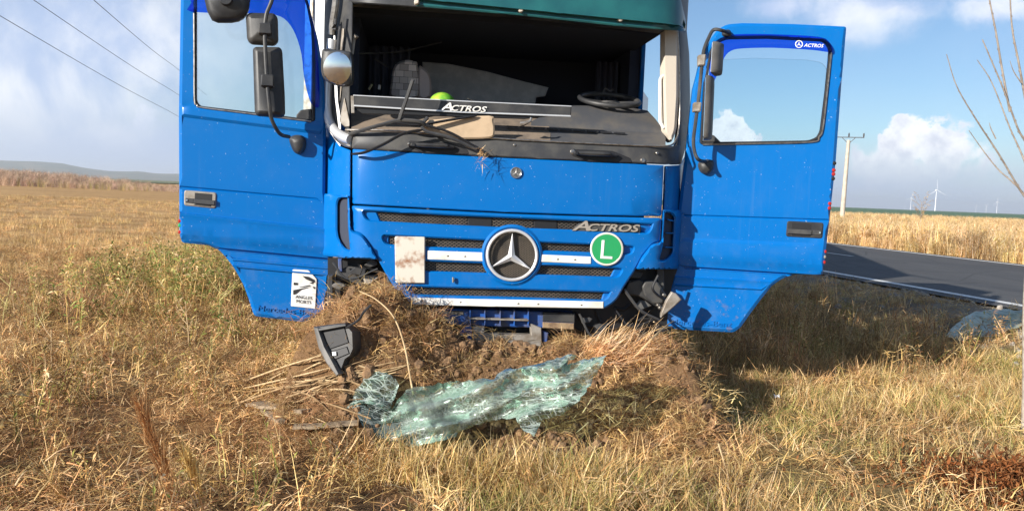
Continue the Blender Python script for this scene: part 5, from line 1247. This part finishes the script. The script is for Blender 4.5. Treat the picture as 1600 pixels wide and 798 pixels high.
# leaning dead grass tufts in front
def leaning(px, py, tx_, ty_, label, seed, n=70):
    random.seed(seed); b0 = hit(px, py); sc_ = (b0-CAM).length/1200; v = Vector(((tx_-px)*sc_, .05, (py-ty_)*sc_)); B = Blades()
    for k in range(n):
        t = random.random()**.7; p = v*t*.9 + Vector((random.gauss(0, .012), random.gauss(0, .012), random.gauss(0, .01)))
        d = math.atan2(v.y, v.x)+random.gauss(0, .5); B.blade(p, d, math.atan2(v.z, abs(v.x)+.02)+random.gauss(0, .35), random.uniform(.06, .16), .006, random.uniform(-.3, .9), random.choice([(.52, .30, .11), (.62, .38, .15), (.40, .22, .08), (.68, .46, .2)]))
    o = bpy.data.objects.new('dead_grass_tuft', B.mesh('dead_grass_tuft', GRASSM)); COL.objects.link(o); o.location = b0; tag(o, label, 'grass tuft')
leaning(278, 800, 213, 640, 'tall brown leaning grass tuft at the lower left', 1, 260)
leaning(318, 800, 285, 720, 'shorter brown grass tuft right beside the tall leaning one', 2, 110)
leaning(120, 800, 70, 765, 'small brown grass tuft at the bottom left corner', 3, 50)
random.seed(5)
b0 = hit(240, 800); B = Blades()
for k in range(40): B.blade((random.gauss(0, .03), random.gauss(0, .03), 0), random.uniform(0, 6.3), random.uniform(.7, 1.5), random.uniform(.12, .24), .006, random.uniform(.8, 2.2), random.choice([(.58, .54, .28), (.50, .46, .2), (.66, .58, .34)]))
o = bpy.data.objects.new('pale_grass_tuft', B.mesh('pale_grass_tuft', GRASSM)); COL.objects.link(o); o.location = b0; tag(o, 'pale yellow-green arching grass tuft at the bottom left', 'grass tuft')
def bundle(x0, x1, n, label, seed):
    random.seed(seed); b0 = hit((x0+x1)/2, 548); B = Blades()
    for k in range(n):
        u = random.random(); p = hit(x0+(x1-x0)*u, random.uniform(535, 575), .02)
        B.blade(p-b0, random.gauss(.1, .45), random.gauss(.45, .3), random.uniform(.10, .30), .0045, random.uniform(-.2, .6), random.choice(STRAW[:3]+[(.78, .62, .40), (.58, .44, .27), (.66, .52, .34)]))
    o = bpy.data.objects.new('straw_bundle', B.mesh('straw_bundle', GRASSM)); COL.objects.link(o); o.location = b0; tag(o, label, 'straw')
bundle(905, 1010, 520, 'bundle of pale straw pushed up on the heap below the right lamp bay', 4)
# straw bundle pushed up at the right of the heap, with pale twigs
stalk([(985, 575), (1040, 545), (1075, 520)], .007, .003, 'pale branching twig on the straw right of the heap, below the right door', None, 'dry_twig', [.05, .16, .22])
stalk([(1020, 530), (1060, 540), (1100, 546)], .005, .002, 'thin pale twig crossing under the right door skirt', None, 'dry_twig', [.12, .12, .1])
stalk([(1150, 548), (1166, 560), (1174, 585)], .006, .003, 'brown twig bent over in the shade right of the right door', None, 'dry_twig', [.22, .18, .02])
stalk([(1165, 505), (1172, 540), (1176, 566)], .005, .004, 'upright thin twig in the shade under the right door edge', None, 'dry_twig', [.25, .15, .03])
stalk([(1318, 560), (1330, 530), (1338, 512)], .005, .003, 'dry twig standing at the front of the shaded verge', None, 'dry_twig', [.03, .15, .25])
stalk([(1470, 575), (1490, 555), (1503, 545)], .007, .004, 'short brown twig near the crumpled sheet by the road', None, 'dry_twig', [.03, .08, .1])
stalk([(955, 795), (1000, 800), (1020, 792)], .004, .003, 'white thin stem flat in the grass at the bottom middle', None, 'dry_twig', [.1, .1, .1])
stalk([(1522, 735), (1535, 747), (1548, 755), (1600, 790)], .007, .003, 'pale curved twig lying on the red leaf heap', None, 'dry_twig', [.12, .08, .06, .05])
stalk([(1120, 735), (1130, 750), (1138, 764)], .006, .002, 'bleached husk leaf standing in the pale grass', None, 'dry_husk', [.16, .1, .06])
# dried grass hanging on the wiper
random.seed(9); B = Blades(); b0 = CF.pt(752, 236, .09)
for k in range(46):
    a = random.uniform(0, 6.3); B.blade((random.gauss(0, .012), random.gauss(0, .012), random.uniform(-.10, .03)), a, random.uniform(-1.3, .9), random.uniform(.03, .10), .0045, random.uniform(-.4, .8), random.choice(STRAW+[(.3, .24, .2)]))
o = bpy.data.objects.new('hanging_grass', B.mesh('hanging_grass', GRASSM)); COL.objects.link(o); o.location = b0; tag(o, 'tuft of dried grass caught on the wiper end above the blue lid', 'grass tuft')
# red leaf heap at the right edge
random.seed(21); B = Blades(); cc = hit(1575, 770)
for k in range(6500):
    sp_ = 1 if k < 5200 else 1.9; x = random.gauss(0, .26)*sp_; y = random.gauss(0, .22)*sp_; p = Vector((cc.x+.05+x, cc.y+y, 0)); hh = .13*math.exp(-(x*x/.10+y*y/.08))*(.6+1.2*max(0, noise.noise((x*9, y*9, 2))))+max(0, random.gauss(0, .02)); p.z = hz(p.x, p.y)+hh+random.uniform(-.03, .03)
    B.leaf(p-cc, random.uniform(0, 6.3), random.uniform(-.9, 1.1), random.uniform(.02, .065), random.uniform(.006, .022), random.choice([(.17, .050, .022), (.24, .072, .032), (.11, .032, .016), (.30, .11, .05), (.07, .024, .013), (.20, .085, .045)]))
o = bpy.data.objects.new('red_leaves', B.mesh('red_leaves', WEEDM)); COL.objects.link(o); o.location = cc; o['kind'] = 'stuff'; o['label'] = 'heap of dry reddish-brown leaves at the foot of the young tree'
# small white scraps and a tiny white blossom, all the same folded patch
for px, py, lb in ((1213, 627, 'tiny white blossom in the grass right of the heap'), (1494, 625, 'small white scrap in the grass near the right edge'), (186, 470, 'white scrap caught in the weeds on the left')):
    p = hit(px, py, .02); mb = MB(); random.seed(px); v = [p+Vector((x+random.uniform(-.01, .01), y+random.uniform(-.01, .01), .04+random.uniform(-.015, .02))) for y in (-.012, 0, .012) for x in (-.017, 0, .017)]
    f = [(0, 1, 4, 3), (1, 2, 5, 4), (3, 4, 7, 6), (4, 5, 8, 7)]; mb.add(v+[q-Vector((0, 0, .002)) for q in v], f+[tuple(i+9 for i in reversed(q)) for q in f]); tag(mb.build('white_fleck', WHITE, None, None, loc=p), lb, 'scrap')
# earth clods on the heap
random.seed(31); CLOD = mat('clod_earth', (.25, .148, .074), .95, var=(.13, .08, .045), vscale=18, bump=.8, bscale=60)
def rock_mesh(seed):
    bm = bmesh.new(); bmesh.ops.create_icosphere(bm, subdivisions=2, radius=1)
    for v in bm.verts: v.co *= 1+.45*noise.noise(v.co*1.5+Vector((seed, 0, 0)))+.2*noise.noise(v.co*4+Vector((seed, 2, 0)))
    me = bpy.data.meshes.new('clod'); bm.to_mesh(me); bm.free(); me.materials.append(CLOD); return me
rc = bpy.data.collections.new('clods')
for k in range(5): rc.objects.link(bpy.data.objects.new('clod', rock_mesh(k*7.)))
x, y = sample((-1.7, 1.5, 4.0, 5.3), 900, lambda x, y: np.clip(heap(x, y)*1.6, 0, 1)*(y < 5.0+.13*x)*np.clip(patch(x, y, 7, 3)*1.6, 0, 1)*(x > -1.0))
n = len(x); sc = .007+.034*rng.random(n)**4
scatter('clods', rc, np.stack([x, y, height(x, y)+sc*.2], -1), rng.uniform(0, 6.3, (n, 3)), sc)

GRAV = mat('grey_gravel', (.34, .31, .27), .95, var=(.22, .19, .16), vscale=30)
gc = bpy.data.collections.new('gravel')
for k in range(4):
    m_ = rock_mesh(50+k*5.); m_.materials.clear(); m_.materials.append(GRAV); gc.objects.link(bpy.data.objects.new('stone', m_))
x, y = sample((2, 13, 7, 26), 60, lambda x, y: (tdist(x, y) > -3.2)*(tdist(x, y) < -.5)*np.clip(patch(x, y, 17, 1.2)*1.6-.2, .05, 1))
n = len(x); sc = .008+.04*rng.random(n)**3
scatter('gravel', gc, np.stack([x, y, height(x, y)+sc*.2], -1), rng.uniform(0, 6.3, (n, 3)), sc)
c12 = coll('tall_brown_weeds', lambda: tallc(16, .42, .12, BROWN+[(.30, .2, .11), (.42, .30, .17)], .006), GRASSM, 5)
place('tall_brown_weeds', c12, [sample((1.6, 8.5, 5.8, 11.5), 16, lambda x, y: (~lying(x, y))*(tdist(x, y) < -2.4)*(y > 5.7+.5*(x-1))*(~under(x, y))*patch(x, y, 19)), sample((-6, -1.6, 5.5, 10), 2.6, lambda x, y: patch(x, y, 23)), sample((-7, -1.5, 7, 13), 9, lambda x, y: np.clip(wz(x, y)*1.2, 0, 1))], (.6, 1.35), .25)

# young tree at the right edge
tb = PZ(1604, 682, hz(3.5, 5.2)); tb = hit(1605, 684)
TREE = thing('young_tree', 'bare young tree with whitewashed trunk at the right edge', 'tree', tb); yT = tb.y
mb = MB(); q = catmull([tb-Vector((0, 0, .05)), P(1606, 600, yT), P(1606, 480, yT+.02), P(1612, 380, yT+.03), P(1620, 330, yT)], 5); mb.tube(q, [.036-.012*i/(len(q)-1) for i in range(len(q))], 12); mb.build('trunk', LIMEB, TREE, 60)
def limb(pts, r0, r1, sub=()):
    random.seed(int(pts[0][0])); w_ = [P(a, b, yT+c) for a, b, c in pts]; r0 *= .78; r1 *= .75; q = catmull(w_, 6); n = len(q); mb = MB(); mb.tube(q, [r0+(r1-r0)*i/(n-1) for i in range(n)], 8)
    for i in range(3, n-1, 2):                         # buds
        d = (q[i]-q[i-1]).normalized(); s_ = d.cross(Vector((0, 1, 0))).normalized()*random.choice((-1, 1)); rr = r0+(r1-r0)*i/(n-1); mb.tube([q[i]+s_*rr*.3, q[i]+s_*rr*1.2+d*rr*1.2, q[i]+s_*rr*1.6+d*rr*2.6], [rr*.55, rr*.6, rr*.15], 5)
    o = mb.build('branch', BARK, TREE, 60)
    for sp in sub:
        w2 = [P(a, b, yT+c) for a, b, c in sp]; q = catmull(w2, 4); mb = MB(); mb.tube(q, [.0045-.003*i/(len(q)-1) for i in range(len(q))], 5); mb.build('twig', BARK, o, 60)
limb([(1620, 332, 0), (1596, 300, 0), (1560, 240, -.05), (1524, 185, -.1), (1495, 135, -.12), (1479, 85, -.12)], .010, .003, [[(1556, 217, -.06), (1548, 200, -.06), (1546, 192, -.06)]])
limb([(1622, 330, 0), (1590, 292, .1), (1560, 265, .2), (1536, 235, .25), (1514, 204, .25)], .008, .003)
limb([(1620, 345, 0), (1604, 262, .05), (1578, 200, .1), (1550, 130, .12), (1527, 94, .12)], .009, .003)
limb([(1622, 345, 0), (1608, 240, -.1), (1590, 200, -.12), (1568, 140, -.15), (1547, 90, -.15), (1535, 62, -.15)], .010, .004)
limb([(1578, 175, -.13), (1566, 110, -.1), (1556, 50, -.1), (1546, 0, -.1), (1540, -40, -.1)], .009, .005)
limb([(1630, 320, 0), (1608, 190, -.05), (1592, 100, -.1), (1581, 40, -.1), (1577, -40, -.1)], .011, .005, [[(1596, 130, -.1), (1584, 112, -.1), (1578, 95, -.1)]])

# ------------------------------------------------------------------ far things
def pole(px, pyb, pyt, Y, label):
    b0 = P(px, pyb, Y); tp = P(px+11, pyt, Y); root = thing('utility_pole', label, 'utility pole', (b0.x, b0.y, 0)); mb = MB()
    base = Vector((b0.x, Y, -.1)); mb.tube([base, tp], [.22, .145], 12); mb.build('pole', CONC, root, 60)
    ar = MB(); u = Vector((.96, -.27, 0)); c = tp+Vector((0, 0, .02)); ar.tube([c-u*1.25+Vector((0, 0, .22)), c+u*1.25+Vector((0, 0, .22))], .045, 6); ar.tube([c-Vector((0, 0, .35)), c-u*.55+Vector((0, 0, .2))], .03, 5); ar.tube([c-Vector((0, 0, .35)), c+u*.55+Vector((0, 0, .2))], .03, 5); ar.build('crossarm', WIRE, root)
    for k in (-1.2, 0, 1.2):
        i_ = MB(); p = c+u*k+Vector((0, 0, .24)); i_.tube([p, p+Vector((0, 0, .18)), p+Vector((0, 0, .36))], [.05, .075, .05], 8); i_.build('insulator', GREYBLK, root)
pole(1315, 348, 219, 68, 'pale concrete utility pole with a steel crossarm in the dry crop across the road')
wl = [((0, 25), (275, 180), 'lowest of the three overhead wires at the upper left'), ((52, 0), (280, 149), 'middle of the three overhead wires at the upper left'), ((146, 0), (280, 110), 'highest of the three overhead wires, nearest to the cab')]
for (a, b_, lb) in wl:
    pB = P(*b_, 80); pA = P(*a, 36); d = pA-pB; pts = [pB-d*1.2+Vector((0, 0, -.4)), pB-d*.5-Vector((0, 0, .25)), pB, pB+d*.5-Vector((0, 0, .14)), pA, pA+d*.5+Vector((0, 0, .3)), pA+d*.9+Vector((0, 0, .9))]
    mb = MB(); mb.tube(catmull(pts, 5), .016, 6); o = mb.build('overhead_wire', WIRE, None, 60, loc=pB); tag(o, lb, 'overhead wire', 'overhead wires')
def turbine(px, py, dpx, rot, label, hub=62., yaw=.3):
    Y = hub/1200*1200; hzn = 303+(px-800)*.0393; Y = (hub-1.5)*1200/(hzn-py); p = P(px, py, Y); root = thing('wind_turbine', label, 'wind turbine', (p.x, p.y, 0), 'wind turbines on the horizon')
    mb = MB(); mb.tube([(p.x, p.y, -.5), (p.x, p.y, p.z-1)], [1.7, .9], 12); mb.build('tower', TURB, root, 60)
    mb = MB(); mb.box((p.x, p.y+2, p.z), (1.4, 4.2, 1.5)); mb.tube([(p.x, p.y-4, p.z), (p.x, p.y-2, p.z)], [.6, 1.5], 10); mb.build('nacelle', TURB, root)
    for k in range(3):
        a = rot+k*2*pi/3; u = Vector((cos(a), 0, sin(a))); s_ = Vector((-sin(a), 0, cos(a))); c = Vector((p.x, p.y-3, p.z)); R_ = hub*.52
        v = []
        for t, w_ in ((.02, .6), (.18, 1.5), (.5, 1.0), (.8, .65), (1, .25)):
            for q in ((-.5, 0), (.5, 0)): v.append(c+u*R_*t+s_*w_*q[0]*1.0)
            v.append(c+u*R_*t+Vector((0, -.35*w_*.5, 0)))
        mb = MB(); f = []
        for i in range(4):
            for j in range(3): f.append((3*i+j, 3*i+(j+1) % 3, 3*i+3+(j+1) % 3, 3*i+3+j))
        mb.add(v, f+[(12, 13, 14)]); mb.build('blade', TURB, root, 60)
turbine(1463.5, 297, 0, radians(92), 'largest white wind turbine on the horizon')
turbine(1424, 309.5, 0, radians(80), 'second largest wind turbine, just left of the lone dry shrub')
turbine(1414, 320, 0, radians(30), 'tiny wind turbine leftmost of the horizon row')
turbine(1525.5, 321, 0, radians(100), 'small wind turbine left of the close pair at the right')
turbine(1541.5, 320.5, 0, radians(60), 'thin faint wind turbine between two brighter ones at the right')
turbine(1558.5, 315.5, 0, radians(95), 'rightmost wind turbine, brightest of the small ones')
# lone dry shrub above the crop
random.seed(3); sb = P(1439, 352, 42); sb.z = hz(sb.x, sb.y); SH = thing('dry_shrub', 'lone thin dry shrub rising above the crop across the road', 'shrub', sb); k_ = 42/1200
mb = MB(); top = P(1440, 316, 42); mb.tube([sb, top], [.022, .012], 6); mb.build('stem', BARK, SH, 60); B = Blades()
for k in range(16):
    s_ = sb.lerp(top, random.uniform(.45, 1)); e = s_+Vector((random.uniform(-.55, .55), random.uniform(-.3, .3), random.uniform(.15, .75))); mb = MB(); mb.tube([s_, s_.lerp(e, .5)+Vector((0, 0, -.03)), e], [.010, .007, .003], 5); mb.build('twig', BARK, SH, 60)
    for z in range(8): B.leaf(s_.lerp(e, random.uniform(.3, 1.05))-sb, random.uniform(0, 6.3), random.uniform(-.5, .8), random.uniform(.06, .14), .05, random.choice(BROWN+[(.25, .25, .15)]))
lo_ = bpy.data.objects.new('leaf', B.mesh('leaf', WEEDM)); COL.objects.link(lo_); lo_.parent = SH; lo_['kind'] = 'stuff'

# ------------------------------------------------------------------ air
hzm = bpy.data.materials.new('air'); hzm.use_nodes = True; t = NT(hzm.node_tree); t.n.remove(t.n['Principled BSDF'])
pv = t.new('ShaderNodeVolumePrincipled'); pv.inputs['Density'].default_value = .00015; pv.inputs['Color'].default_value = (.86, .92, 1, 1); pv.inputs['Anisotropy'].default_value = .2
t.l.new(pv.outputs[0], t.n['Material Output'].inputs['Volume'])
mb = MB(); mb.box((0, 4600, 58), (9500, 5100, 63)); hz_ = mb.build('haze', hzm, None, None); hz_['kind'] = 'stuff'
